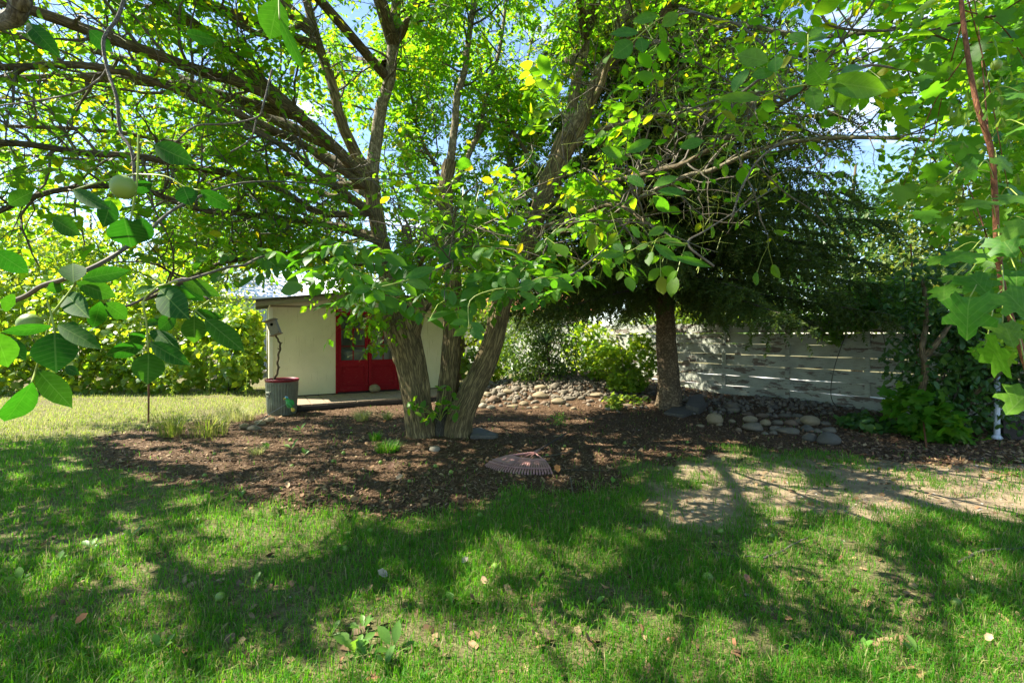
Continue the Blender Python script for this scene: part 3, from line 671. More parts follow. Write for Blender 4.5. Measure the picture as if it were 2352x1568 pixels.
for st in (STEM_L, STEM_M, STEM_R):
    V, F, uv = stem_mesh(st, 'stem'); putv('stem', V, F, M['walnut_bark'], walnut, smooth=True, uv=uv)
V, F, uv = stem_mesh([(938,800,6.86,40),(950,755,6.84,38),(962,715,6.84,30),(955,660,6.86,24),(940,600,6.9,20),(930,520,6.95,18)], 'stem arm', 10, 48, False); putv('limb', V, F, M['walnut_bark'], walnut, smooth=True, uv=uv)
# dark wedge painting the shade in the hollow between the stems
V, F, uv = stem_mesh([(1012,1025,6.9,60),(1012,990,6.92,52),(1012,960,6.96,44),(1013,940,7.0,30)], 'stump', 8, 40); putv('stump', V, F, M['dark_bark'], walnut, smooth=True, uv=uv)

LIMBS = [  # px, py, d ... , start and end thickness in px at 6.9 m
 ([(852,405,6.88),(864,340,6.9),(886,220,6.9),(903,90,6.9),(914,-60,6.9),(920,-260,6.8)], 44, 22, 'pale_bark'),
 ([(846,400,6.86),(815,345,6.7),(775,235,6.6),(725,80,6.5),(690,-60,6.4),(660,-200,6.2)], 40, 16, 'walnut_bark'),
 ([(838,415,6.85),(770,340,6.4),(690,268,5.9),(610,212,5.5),(500,172,5.05),(390,135,4.65),(250,88,4.2),(90,30,3.8),(-150,-40,3.4),(-500,-90,3.0)], 36, 12, 'limb_bark'),
 ([(840,430,6.85),(760,375,6.4),(680,320,5.9),(580,275,5.4),(470,232,5.0),(330,178,4.5),(180,150,4.1),(0,155,3.7),(-300,140,3.3)], 24, 8, 'limb_bark'),
 ([(862,500,6.86),(790,440,6.4),(730,395,6.0),(640,330,5.6),(560,290,5.3)], 26, 12, 'limb_bark'),
 ([(864,490,6.85),(740,490,6.3),(640,432,5.7),(500,392,5.1),(350,362,4.5),(200,352,4.0),(40,330,3.5),(-250,320,3.0)], 22, 7, 'limb_bark'),
 ([(880,560,6.85),(760,520,6.2),(640,500,5.6),(540,488,5.1),(430,470,4.7),(300,430,4.2),(120,440,3.6),(-80,520,3.1)], 20, 6, 'limb_bark'),
 ([(890,620,6.85),(770,596,6.2),(640,580,5.5),(520,600,4.8),(420,650,4.2),(330,690,3.6)], 18, 5, 'limb_bark'),
 ([(700,60,6.5),(610,80,5.8),(500,20,5.2),(400,-60,4.6),(250,-160,4.0)], 18, 8, 'limb_bark'),
 ([(905,100,6.9),(935,60,6.8),(960,0,6.6),(990,-120,6.4)], 30, 14, 'walnut_bark'),
 ([(1034,370,7.1),(1046,300,7.1),(1058,200,7.1),(1078,80,7.1),(1095,-60,7.1),(1100,-240,7.0)], 27, 12, 'pale_bark'),
 ([(1026,440,7.12),(1062,395,7.3),(1095,320,7.5),(1115,230,7.8),(1150,100,8.1),(1170,-80,8.3)], 22, 10, 'pale_bark'),
 ([(1300,320,6.96),(1318,240,7.0),(1334,150,7.0),(1350,40,7.0),(1368,-80,7.0),(1380,-260,6.9)], 40, 22, 'pale_bark'),
 ([(1306,310,6.94),(1345,250,6.8),(1385,160,6.7),(1425,60,6.6),(1455,-60,6.5),(1490,-260,6.3)], 46, 22, 'pale_bark'),
 ([(1290,380,6.95),(1340,300,6.7),(1370,220,6.5),(1405,130,6.3),(1480,70,6.0),(1600,30,5.6)], 26, 10, 'walnut_bark'),
 ([(1296,345,6.95),(1380,300,6.5),(1470,275,6.1),(1570,254,5.7),(1720,240,5.2),(1900,190,4.6),(2100,150,4.1)], 18, 6, 'pale_bark'),
 ([(1228,525,6.96),(1330,500,6.5),(1450,462,6.0),(1560,412,5.6),(1640,382,5.3),(1760,338,4.9),(1900,318,4.5),(2060,318,4.1),(2250,330,3.7)], 16, 5, 'pale_bark'),
 ([(1400,130,6.7),(1520,95,6.0),(1700,60,5.2),(1900,82,4.5),(2100,60,4.0),(2300,40,3.5)], 16, 5, 'grey_twig'),
 ([(1240,480,6.9),(1360,430,5.7),(1500,395,4.8),(1650,330,4.1),(1780,250,3.4),(1850,200,2.6)], 16, 4, 'limb_bark'),
 ([(1180,640,6.9),(1230,580,5.8),(1300,520,4.8),(1400,470,3.9),(1500,520,3.1)], 14, 4, 'limb_bark'),
 ([(905,690,6.85),(930,640,5.8),(960,600,4.8),(1000,580,3.9),(1040,600,3.1)], 14, 4, 'limb_bark'),
 ([(945,760,6.86),(975,720,7.0),(1010,670,7.1),(1050,600,7.0),(1090,540,6.6),(1160,480,6.2)], 16, 6, 'limb_bark'),
 ([(1160,690,6.9),(1120,620,6.3),(1090,590,5.6),(1060,560,4.8),(1010,520,4.0)], 14, 4, 'limb_bark'),
 ([(856,460,6.9),(800,420,7.8),(740,370,8.6),(660,300,9.3),(560,230,9.8)], 22, 8, 'limb_bark'),
 ([(1240,470,7.0),(1190,400,7.9),(1160,300,8.7),(1200,180,9.3),(1230,60,9.6)], 24, 8, 'pale_bark'),
 ([(1026,480,7.2),(960,430,8.0),(930,330,8.8),(980,200,9.4),(1000,80,9.8)], 20, 8, 'pale_bark'),
 ([(866,480,6.9),(720,440,7.3),(540,405,7.7),(360,380,7.9),(170,365,8.1),(-40,350,8.2)], 22, 7, 'limb_bark'),
 ([(846,410,6.9),(720,340,7.4),(560,285,7.9),(380,250,8.3),(180,232,8.5),(-20,225,8.7)], 22, 7, 'limb_bark'),
 ([(850,430,6.9),(740,420,7.0),(600,380,6.9),(430,330,6.7),(230,300,6.5),(20,290,6.3),(-200,280,6.2)], 22, 7, 'limb_bark'),
 ([(1034,600,7.2),(1060,560,8.0),(1100,520,8.8),(1150,480,9.4)], 18, 6, 'limb_bark'),
 ([(886,600,7.0),(940,560,7.8),(1000,520,8.6),(1060,470,9.2)], 18, 6, 'limb_bark'),
 ([(1150,690,7.0),(1180,640,8.0),(1230,590,8.8),(1300,540,9.4)], 16, 6, 'limb_bark'),
 ([(860,540,7.0),(800,520,7.8),(720,500,8.6),(640,470,9.2)], 18, 6, 'limb_bark'),
 ([(876,560,6.9),(800,600,6.4),(720,620,6.0),(650,610,5.6)], 14, 5, 'limb_bark'),
 ([(1030,480,7.1),(1010,400,7.7),(960,300,8.2),(940,180,8.6)], 18, 6, 'limb_bark'),
 ([(1260,430,7.0),(1200,330,7.8),(1140,250,8.3),(1100,150,8.6)], 18, 6, 'limb_bark'),
 ([(870,540,6.9),(780,560,7.6),(680,560,8.2),(580,540,8.7),(460,500,9.2)], 18, 6, 'limb_bark'),
]
OVER = [  # world points, limbs over the viewer, mostly unseen, added to shade the lawn
 ([(-1.75,6.9,5.8),(-1.9,5.6,6.6),(-1.9,4.2,7.2),(-1.6,3.0,7.5)], .10, .03),
 ([(1.12,7.0,6.1),(1.4,5.6,6.8),(2.2,4.2,7.2),(2.8,3.2,7.3)], .10, .03),
 ([(-2.72,6.5,5.66),(-3.8,5.8,6.4),(-5.2,5.0,6.8),(-6.6,4.4,7.0)], .09, .03),
 ([(-2.66,5.9,4.25),(-3.9,5.2,5.2),(-5.4,4.0,5.6),(-6.8,3.0,5.6)], .08, .03),
 ([(-2.41,6.4,4.05),(-4.4,6.6,5.0),(-6.0,6.5,5.5),(-7.4,6.2,5.6)], .08, .03),
 ([(-2.66,5.9,4.25),(-4.2,5.6,4.5),(-5.6,5.3,4.4),(-7.2,5.0,4.1)], .07, .02),
 ([(-1.85,6.9,5.3),(-2.6,5.2,5.7),(-3.2,3.8,5.5),(-3.6,2.6,5.0)], .07, .02),
 ([(-2.72,6.5,5.5),(-4.5,4.8,5.4),(-5.4,3.4,5.0),(-5.8,2.2,4.4)], .07, .02),
 ([(1.1,7.0,5.9),(.6,5.2,6.3),(.1,3.8,6.2),(-.3,2.6,5.7)], .07, .02),
 ([(-1.85,6.9,6.2),(-2.0,4.8,6.8),(-2.2,3.2,6.7),(-2.4,2.0,6.2)], .07, .02),
 ([(1.3,6.7,5.3),(2.6,6.4,6.4),(4.0,5.8,7.0),(5.2,5.0,7.2)], .09, .03),
 ([(1.03,7.0,5.6),(.9,8.6,6.6),(1.5,9.6,7.4)], .09, .03),
 ([(-1.85,6.9,5.45),(-2.6,8.4,6.4),(-3.6,9.2,7.0)], .09, .03),
]
limbs = []
for path, w0, w1, bk in LIMBS:
    p = catmull([P(*q) for q in path], 6); k = np.linspace(0, 1, len(p))
    r = (w0*(1-k)*.72+w1*k*.8)/2/FPX*6.9
    p = p + np.stack([(fbm(k*6, k*0+q, 40+q, 3)-.5)*.10*np.sin(np.pi*np.clip(k*1.5, 0, 1)) for q in range(3)], 1)
    limbs.append((p, r, bk))
for path, r0, r1 in OVER:
    p = catmull(path, 6); limbs.append((p, np.linspace(r0, r1, len(p)), 'limb_bark'))
for p, r, bk in limbs:
    V, F, uv = tube(p, r, 14); putv('limb', V, F, M[bk], walnut, smooth=True, uv=uv)

# crown leaves are cut away so sun patches fall here (px, py, half width, half height)
GAPS = [(560,1205,120,34),(640,1265,150,34),(760,1185,80,16),(880,1195,110,20),(1000,1215,90,24),(1190,1272,130,52),(1290,1310,70,26),(1110,1320,60,24),
 (620,1340,60,16),(380,1492,60,30),(300,1530,60,30),(860,1380,60,22),(1260,1425,60,26),(1150,1478,70,24),(1700,1545,120,26),(1870,1540,90,22),(1440,1445,50,18),
 (2110,1150,130,24),(2270,1115,140,34),(2080,1185,90,26),(2240,1180,110,26),(1950,1235,90,26),(1960,1300,90,26),(2330,1160,60,40),(1730,1090,60,18),(1660,1040,80,12),(1250,1050,40,8),
 (420,1050,120,18),(560,1062,90,14),(330,1020,70,12),(700,985,60,8),(820,1052,50,12),(880,1075,40,9),(930,1035,60,10),(1180,975,90,7),(1150,990,60,7),(1330,970,40,6),(560,1010,60,9),
 (2150,1060,80,10),(1250,1150,40,16),(1100,1162,60,14),(1480,1160,50,14)]
frng = np.random.default_rng(17)
for _ in range(170):  # more sun flecks, scattered at random to dapple the lawn
    d_ = frng.uniform(2.0, 6.6); x_ = frng.uniform(-1.05, 1.05)*d_; r_ = frng.uniform(.06, .27)*frng.uniform(.6, 1)
    GAPS.append((1176+x_/d_*FPX, 770+CAMZ*FPX/d_, r_/d_*FPX, max(r_*CAMZ/d_/d_*FPX*1.1, 3)))
GAPS = np.array(GAPS, float)
def sun_gap(p):
    t = p[..., 2]/TOSUN[2]; g = p - TOSUN*t[..., None]
    d = np.maximum(g[..., 1], .3); px = 1176+g[..., 0]/d*FPX; py = 770+CAMZ*FPX/d
    q = ((px[:, None]-GAPS[:, 0])/GAPS[:, 2])**2+((py[:, None]-GAPS[:, 1])/GAPS[:, 3])**2
    far = (py < 1000) & (px < 560) & (g[..., 1] > 0)       # the open sunny lawn beyond the tree
    return (q.min(1) < rng.uniform(.75, 1.25, len(q))) | far
SKYG = np.array([(130,250,70,40),(60,200,60,40),(640,330,40,26),(1200,120,60,60),(1120,60,60,50),(1060,170,40,50),(1240,60,60,50),(1290,160,40,60),(1950,490,60,36),(2040,150,70,40),(2060,270,40,30),(1990,300,40,30),(240,140,40,20),(820,130,40,40),(1000,310,50,40),(1020,260,40,50),(2280,100,60,30),(430,130,60,20),(1940,540,50,30),(30,430,50,24),(300,480,60,20),(1110,470,40,40)], float)
def sky_gap(px, py): return (((px[:, None]-SKYG[:, 0])/SKYG[:, 2])**2+((py[:, None]-SKYG[:, 1])/SKYG[:, 3])**2).min(1) < 1
LOWX = [-400, 0, 300, 480, 560, 760, 800, 900, 980, 1180, 1300, 1420, 1500, 1900, 2000, 2100, 2400]
LOWY = [600, 600, 620, 640, 625, 622, 690, 690, 705, 690, 660, 600, 590, 560, 520, 520, 520]
def crown_ok(p, px, py, d):
    lim = np.interp(px, LOWX, LOWY); fr = (px > -60) & (px < 2412) & (d > .2) & (py > -200)
    over = np.clip((py-lim)/45., 0, 1)
    ok = ~(fr & (rng.random(len(px)) < over*1.0))
    ok &= ~(fr & sky_gap(px, py) & (rng.random(len(px)) < .72))
    ok &= ~(sun_gap(p) & (rng.random(len(px)) < .5))
    ok &= np.linalg.norm(p-np.array([0, 0, CAMZ]), axis=1) > 1.7
    ok &= (p[:, 2] > 1.2)
    return ok

twb2 = MB()
def grow(p0, d0, L, n, wand, up):
    pts = [p0]; d = d0
    for k in range(n):
        d = unit(d+rng.normal(size=3)*wand+np.array([0, 0, up])); pts.append(pts[-1]+d*L/n)
    return np.array(pts)
def too_low(p):
    if p[1] < .6 or p[1] > 9.6: return False
    a, b = 1176+p[0]/p[1]*FPX, 770-(p[2]-CAMZ)/p[1]*FPX
    return -60 < a < 2412 and b > np.interp(a, LOWX, LOWY)+14
twb = MB(); leafpos = []; leafdir = []
def add_twig(p0, dr, L):
    tw = grow(p0, dr, L, 4, .22, -.02)
    if too_low(tw[-1]) or too_low(tw[2]): return
    twb.tube(tw, np.linspace(.006, .0025, 5), 3, False)
    nl = max(3, int(L/.06))
    for q in range(nl):
        f = .3+.7*(q+1)/nl; x = f*4; k = min(int(x), 3); pos = tw[k]+(tw[k+1]-tw[k])*(x-k); td = unit(tw[k+1]-tw[k])
        side = unit(np.cross(td, rng.normal(size=3)))
        leafpos.append(pos); leafdir.append(unit(td*(.35+.8*(f > .95))+side*.9+np.array([0, 0, .12])))
for p, r, bk in limbs:
    ln = np.concatenate([[0], np.cumsum(np.linalg.norm(np.diff(p, axis=0), axis=1))]); T = ln[-1]; tt = unit(np.gradient(p, axis=0))
    s = max(.22*T, .35)
    while s < T:
        k = min(np.searchsorted(ln, s), len(p)-1); fr = s/T
        side = unit(np.cross(tt[k], rng.normal(size=3))); dr = unit(tt[k]*rng.uniform(.4, .9)+side+np.array([0, 0, rng.uniform(-.1, .3)]))
        Ls = rng.uniform(.5, 1.35)*(1.1-.5*fr); sec = grow(p[k], dr, Ls, 6, .20, .02)
        if too_low(sec[-1]) or too_low(sec[3]): s += .1; continue
        twb.tube(sec, np.linspace(min(r[k]*.5, .018), .005, 7), 5, False)
        sl_ = np.linspace(0, 1, 7); q = .12
        while q < 1:
            kk = min(int(q*6), 5); td = unit(sec[kk+1]-sec[kk]); sd = unit(np.cross(td, rng.normal(size=3)))
            add_twig(sec[kk]+(sec[kk+1]-sec[kk])*(q*6-kk), unit(td*.6+sd+np.array([0, 0, .05])), rng.uniform(.22, .5)); q += .15/max(Ls, .4)
        add_twig(sec[-1], unit(sec[-1]-sec[-2]), rng.uniform(.3, .5))
        s += rng.uniform(.12, .22)
    add_twig(p[-1], tt[-1], .5)
leafpos = np.array(leafpos); leafdir = np.array(leafdir)
px, py, d = proj(leafpos); ok = crown_ok(leafpos, px, py, d)
ok &= ~((d < .2) & (rng.random(len(d)) < .6))
leafpos, leafdir = leafpos[ok], leafdir[ok]
print('compound leaves', len(leafpos))
tag(twb.build('twigs', M['twig'], walnut, True), kind='stuff')
hrng = np.random.default_rng(4)
# compound leaf = 7 leaflets on a stalk
def compound(pos, dr, nrm, scale):
    n = len(pos); Rm = frames(dr, nrm); fr_R, fr_p, fr_s = [], [], []; stalk = []
    dro = rng.uniform(.1, .45, n)
    lay = [(.36, 1, .082), (.36, -1, .080), (.58, 1, .102), (.58, -1, .100), (.80, 1, .118), (.80, -1, .116), (.98, 0, .142)]
    Lr = .27*scale
    for t, sgn, ll in lay:
        t_ = t+rng.uniform(-.03, .03, n); loc = np.stack([t_, np.zeros(n), -dro*t_**2], -1)*Lr[:, None]
        a = sgn*rng.uniform(.85, 1.25, n) if sgn else rng.uniform(-.15, .15, n)
        dz = -rng.uniform(.0, .5, n); ld = np.stack([np.cos(a), np.sin(a), dz-dro*.6], -1)
        lnm = np.stack([rng.normal(size=n)*.25, rng.normal(size=n)*.25, np.ones(n)], -1)
        keep = rng.random(n) < .95
        fr_p.append((pos+np.einsum('nij,nj->ni', Rm, loc))[keep]); fr_R.append(frames(np.einsum('nij,nj->ni', Rm, ld), np.einsum('nij,nj->ni', Rm, lnm))[keep])
        s = (ll*scale*rng.uniform(.8, 1.15, n))[keep]; wd = s*rng.uniform(.85, 1.1, len(s)); fr_s.append(np.stack([s, wd, s], -1))
    # stalk strips
    tq = np.array([0, .5, 1.]); V = []
    for t in tq:
        c = np.stack([np.full(n, t), np.zeros(n), -dro*t*t], -1)*Lr[:, None]
        for sd in (-.0016, .0016): V.append(pos+np.einsum('nij,nj->ni', Rm, c+np.array([0, sd, 0])))
    V = np.stack(V, 1).reshape(-1, 3); b = (np.arange(n)*6)[:, None, None]
    F = (np.array([[0, 1, 3, 2], [2, 3, 5, 4]])[None]+b).reshape(-1, 4)
    return np.concatenate(fr_R), np.concatenate(fr_p), np.concatenate(fr_s), V, F
sprayp = []; sprayd = []
for (a, b, c_, e_, dd) in [(940,690,830,735,6.2),(930,700,790,770,6.1),(925,720,820,800,6.1),(935,710,880,780,6.2),(930,690,770,720,6.0),(900,640,760,700,5.9),(920,680,850,760,6.3),(960,650,1010,700,5.2),(880,650,760,640,5.6),(870,640,700,650,5.7),(880,660,740,690,5.8),(900,670,840,690,5.4),(880,630,800,610,5.2),(930,700,870,745,6.1),(920,690,805,748,6.2),(870,620,690,620,5.4),(1120,690,1060,720,5.0)]:
    tw = grow(P(a, b, dd+.4), unit(P(c_, e_, dd)-P(a, b, dd+.4)), np.linalg.norm(P(c_, e_, dd)-P(a, b, dd+.4)), 5, .08, 0); twb2.tube(tw, np.linspace(.006, .002, 6), 4, False)
    for q in range(1, 6):
        for _ in range(2): sprayp.append(tw[q]); sprayd.append(unit((tw[q]-tw[q-1])*4+rng.normal(size=3)*.8+[0, -.2, -.2]))
tag(twb2.build('twigs', M['twig'], walnut, True), kind='stuff')
leafpos = np.concatenate([leafpos, sprayp]); leafdir = np.concatenate([leafdir, sprayd]); n = len(leafpos)
nrm = unit(rng.normal(size=(n, 3))*.32+np.array([0, 0, 1.]))
dr = leafdir.copy(); dr[:, 2] = dr[:, 2]*.55-.12; dr = unit(dr)
LR, LP, LS, RV, RF = compound(leafpos, dr, nrm, rng.uniform(.62, .98, n))
tag(putv('stalks', RV, RF, M['rachis'], walnut), kind='stuff')
LC = LP+LR[:, :, 0]*LS[:, :1]*.5
px, py, d = proj(LC)
kp = ~(sun_gap(LC) & (rng.random(len(LC)) < .985))
kp &= ~(((py < -120) | (d < .6)) & (LC[:, 2] > 4.5) & (LC[:, 1] > 5.2) & (rng.random(len(LC)) < .5))
kp &= ~((px > 1385) & (px < 2020) & (py > 20) & (py < 620) & (d > .5) & (rng.random(len(LC)) < np.interp(py, [0, 200, 300, 620], [.7, .78, .88, .84])*np.clip((px-1385)/90, 0, 1)))
kp &= ~((px > 850) & (px < 1300) & (py > 330) & (py < 720) & (d < 6.7) & (d > .2) & (rng.random(len(LC)) < .45))
def seg_dist(px, py, line):
    dm = np.full(len(px), 1e9)
    for (ax, ay, *_), (bx, by, *_) in zip(line[:-1], line[1:]):
        ex, ey = bx-ax, by-ay; t = np.clip(((px-ax)*ex+(py-ay)*ey)/(ex*ex+ey*ey), 0, 1); dm = np.minimum(dm, np.hypot(px-ax-t*ex, py-ay-t*ey))
    return dm
for line, wd_, pr in [(STEM_L, 36, .6), (STEM_R, 36, .62), (STEM_M, 26, .5), (LIMBS[0][0], 36, .75), (LIMBS[1][0], 30, .7), (LIMBS[2][0], 32, .7), (LIMBS[3][0], 24, .6), (LIMBS[5][0], 22, .5), (LIMBS[6][0], 22, .5), (LIMBS[10][0], 24, .6), (LIMBS[12][0], 38, .8), (LIMBS[13][0], 38, .8), (LIMBS[16][0], 18, .5)]:
    dl = np.interp(py, [q[1] for q in line][::(1 if line[0][1] < line[-1][1] else -1)], [q[2] for q in line][::(1 if line[0][1] < line[-1][1] else -1)])
    kp &= ~((seg_dist(px, py, line) < wd_) & (d < 6.8) & (d > .2) & (rng.random(len(px)) < pr))
kp &= ~((px > 490) & (px < 740) & (py > 618) & (py < 690) & (d < 9.5) & (d > .2) & (rng.random(len(px)) < .8))
kp &= ~((px < 850) & (py < 640) & (d > .3) & (rng.random(len(px)) < .34))
LR, LP, LS = LR[kp], LP[kp], LS[kp]; print('leaflets', len(LP))
px, py, d = proj(LP); near = (d < 3.9) & (d > 0) & (px > -150) & (px < 2500)
far = ~near
V, F = batch(LEAF_LO, LR[far], LP[far], LS[far]); tag(putv('foliage', V, F, M['walnut_leaf'], walnut), kind='stuff')
hp = []; hd = []
for _ in range(74):
    a, b, dd = hrng.uniform(770, 1330), hrng.uniform(560, 690), hrng.uniform(2.7, 4.6)
    if hrng.random() < .35: a, b = hrng.uniform(500, 900), hrng.uniform(540, 605)
    hp.append(P(a, b, dd)); hd.append([hrng.choice([-1, 1])*hrng.uniform(.5, 1), hrng.uniform(-.6, .3), hrng.uniform(-.3, .1)])
hp = np.array(hp); hd = unit(np.array(hd)); hn = len(hp)
R2, P2, S2, V2, F2 = compound(hp, hd, unit(hrng.normal(size=(hn, 3))*.25+[0, -.35, 1.]), hrng.uniform(.95, 1.25, hn))
tag(putv('stalks', V2, F2, M['rachis'], walnut), kind='stuff')
foliage(walnut, 'foliage', LEAF_MID, R2, P2, S2, M['mid_leaf2'], 60, 'leaflet', LEAF_HI, 'walnut_leaflet')
foliage(walnut, 'foliage', LEAF_MID, LR[near], LP[near], LS[near], M['walnut_leaf'], 140, 'leaflet', LEAF_HI, 'walnut_leaflet')

# leaves near the lens: base px, tip px, width px
NEAR = [((125,762),(128,851),80,1.12),((132,746),(228,797),38,1.14),((121,749),(0,765),26,1.1),((84,848),(164,934),50,1.12),((75,877),(11,985),54,1.05),((150,842),(180,859),22,1.3),
 ((3,773),(59,824),36,1.2),((-12,762),(24,847),56,.95),((169,649),(166,598),48,1.2),((188,641),(295,620),36,1.2),((175,649),(269,681),44,1.2),((150,673),(193,722),48,1.2),((148,655),(107,665),26,1.25),
 ((231,692),(215,757),36,1.25),((242,695),(295,732),38,1.25),((368,665),(424,726),64,1.2),((360,657),(446,684),30,1.22),((416,644),(507,679),34,1.25),((357,660),(295,673),18,1.25),((414,655),(467,689),34,1.3),
 ((446,724),(446,789),50,1.2),((470,732),(561,805),46,1.15),((446,714),(507,732),26,1.25),((405,724),(360,759),36,1.25),((341,808),(341,880),62,1.2),((336,786),(239,821),36,1.2),((344,786),(432,837),38,1.2),
 ((333,762),(295,786),26,1.25),((344,759),(411,797),32,1.28),((381,735),(319,746),18,1.3),((-15,574),(64,628),46,1.05),((353,333),(440,372),50,1.3),((420,428),(437,470),46,1.3),((460,437),(530,480),34,1.3),
 ((167,437),(243,477),32,1.2),((285,500),(300,570),74,1.2),((330,500),(318,560),50,1.22),((640,0),(617,90),66,1.15),((642,40),(697,168),26,1.1),((62,52),(132,124),38,1.3),((428,76),(492,96),30,1.5),((205,70),(255,118),36,1.5),
 ((0,690),(40,700),44,1.2),((180,760),(150,740),24,1.3),((20,470),(70,440),36,1.4),((350,420),(300,440),30,1.35),((120,500),(180,540),40,1.5),((255,460),(240,520),40,1.4)]
MIDL = [((1765,143),(1691,123),42,1.5),((1685,213),(1715,150),32,1.5),((1778,167),(1725,172),28,1.5),((1781,167),(1780,128),32,1.5),((1895,190),(1860,150),50,1.45),((1895,187),(2050,207),54,1.4),((1902,193),(1958,255),44,1.4),((1862,200),(1878,252),38,1.45),
 ((1928,177),(1995,140),32,1.45),((1845,200),(1800,216),24,1.5),((1748,227),(1648,222),26,1.55),((1750,232),(1782,256),24,1.55),((1855,95),(1905,75),22,1.6),((1855,87),(1895,58),24,1.6),((1850,95),(1810,78),22,1.6),
 ((1454,97),(1408,130),42,1.9),((1468,77),(1401,73),26,1.9),((1514,37),(1451,47),24,1.9),((1471,87),(1478,120),32,1.9),((1518,60),(1528,102),18,1.9),((1520,60),(1560,30),30,1.9),
 ((1281,640),(1318,638),21,2.3),((1264,636),(1294,623),15,2.3),((1254,636),(1268,618),17,2.3),((1264,643),(1281,662),19,2.3),((1244,640),(1262,658),17,2.3),((1190,663),(1230,648),30,2.3),((1177,660),(1174,622),24,2.3),((1157,660),(1148,634),20,2.3),((1143,660),(1130,648),15,2.3),((1160,668),(1120,690),20,2.3),((1190,672),(1240,690),18,2.3),
 ((1074,736),(1036,743),17,2.2),((1074,753),(1042,770),19,2.2),((1080,740),(1114,760),17,2.2),((1078,756),(1110,778),19,2.2),((1076,722),(1050,716),15,2.2),
 ((854,660),(807,668),22,2.2),((857,666),(884,688),26,2.2),((854,672),(848,700),26,2.2),((862,660),(910,655),24,2.2),((880,668),(930,672),20,2.2),((930,640),(1000,612),26,2.2),((925,650),(960,680),22,2.2),((935,645),(985,660),22,2.2),((860,650),(830,632),22,2.2),
 ((1434,583),(1374,585),20,2.1),((1431,586),(1411,607),21,2.1),((1431,580),(1408,559),22,2.1),((1448,580),(1449,597),19,2.1),((1446,573),(1438,562),15,2.1),((1460,572),(1490,560),16,2.1),((1500,560),(1560,600),22,2.0),((1510,552),(1580,560),20,2.0),((1540,590),(1640,612),18,2.0),((1490,540),(1530,520),22,2.0),((1470,545),(1450,520),22,2.0),
 ((1500,430),(1560,400),26,2.3),((1480,430),(1440,400),26,2.3),((1510,440),(1580,440),24,2.3),((1500,450),(1540,490),26,2.3),((1440,350),(1500,320),26,2.4),((1430,360),(1380,340),24,2.4),((1560,340),(1620,320),26,2.4)]
near_me = tmpl_mesh('walnut_leaflet', LEAF_HI, M['shade_toned_near_leaf'])
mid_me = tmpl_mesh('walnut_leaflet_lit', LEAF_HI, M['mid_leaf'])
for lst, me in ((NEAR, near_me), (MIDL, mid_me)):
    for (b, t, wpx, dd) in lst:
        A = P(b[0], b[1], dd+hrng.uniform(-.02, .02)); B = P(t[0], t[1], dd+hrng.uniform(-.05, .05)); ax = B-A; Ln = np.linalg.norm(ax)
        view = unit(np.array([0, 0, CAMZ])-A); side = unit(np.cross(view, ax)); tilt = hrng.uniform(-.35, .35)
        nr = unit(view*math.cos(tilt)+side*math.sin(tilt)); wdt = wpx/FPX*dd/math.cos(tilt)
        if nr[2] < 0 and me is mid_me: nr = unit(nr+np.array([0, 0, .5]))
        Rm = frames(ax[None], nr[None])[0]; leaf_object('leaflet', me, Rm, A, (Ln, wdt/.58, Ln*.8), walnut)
# stalks and twigs that carry them
STK = [([(108,690,1.14),(120,730,1.13),(126,765,1.12)],.0024),([(120,720,1.14),(100,790,1.13),(82,850,1.12),(72,880,1.07)],.0022),([(150,640,1.2),(172,648,1.2),(160,670,1.2),(120,720,1.16)],.0025),([(172,648,1.2),(215,665,1.22),(240,695,1.25)],.0022),
 ([(440,640,1.25),(400,648,1.22),(362,658,1.21)],.0022),([(362,658,1.21),(330,690,1.2),(336,740,1.2),(341,810,1.2)],.0024),([(480,690,1.3),(450,712,1.22),(446,726,1.2)],.002),([(450,712,1.22),(405,722,1.24),(378,735,1.28)],.002),([(450,714,1.22),(472,732,1.18)],.002),
 ([(318,310,1.3),(316,400,1.28),(310,450,1.25),(300,505,1.2)],.0028),([(310,400,1.3),(380,405,1.3),(425,430,1.3),(462,438,1.3)],.0022),([(318,330,1.3),(340,325,1.3),(356,335,1.3)],.002),([(310,400,1.28),(240,415,1.24),(165,438,1.2)],.0022),
 ([(645,-30,1.15),(641,0,1.15),(642,45,1.1)],.002),([(1650,225,1.6),(1740,225,1.55),(1800,205,1.5),(1900,187,1.45),(1935,175,1.45)],.0028),([(1800,205,1.52),(1785,185,1.5),(1772,150,1.5)],.002),([(1855,200,1.5),(1856,130,1.55),(1856,80,1.6)],.002),
 ([(1540,40,1.9),(1512,45,1.9),(1470,80,1.9),(1452,98,1.9)],.0025),([(1290,640,2.3),(1240,638,2.3),(1190,662,2.3),(1140,664,2.3),(1080,690,2.3),(1078,760,2.2)],.0028),([(1000,620,2.3),(930,645,2.2),(858,662,2.2)],.0025),([(1580,560,2.0),(1500,555,2.0),(1440,580,2.1)],.0025)]
mb = MB()
for pth, r in STK: mb.tube(catmull([P(*q) for q in pth], 4), r, 5)
tag(mb.build('stalks', M['rachis'], walnut, True), kind='stuff')
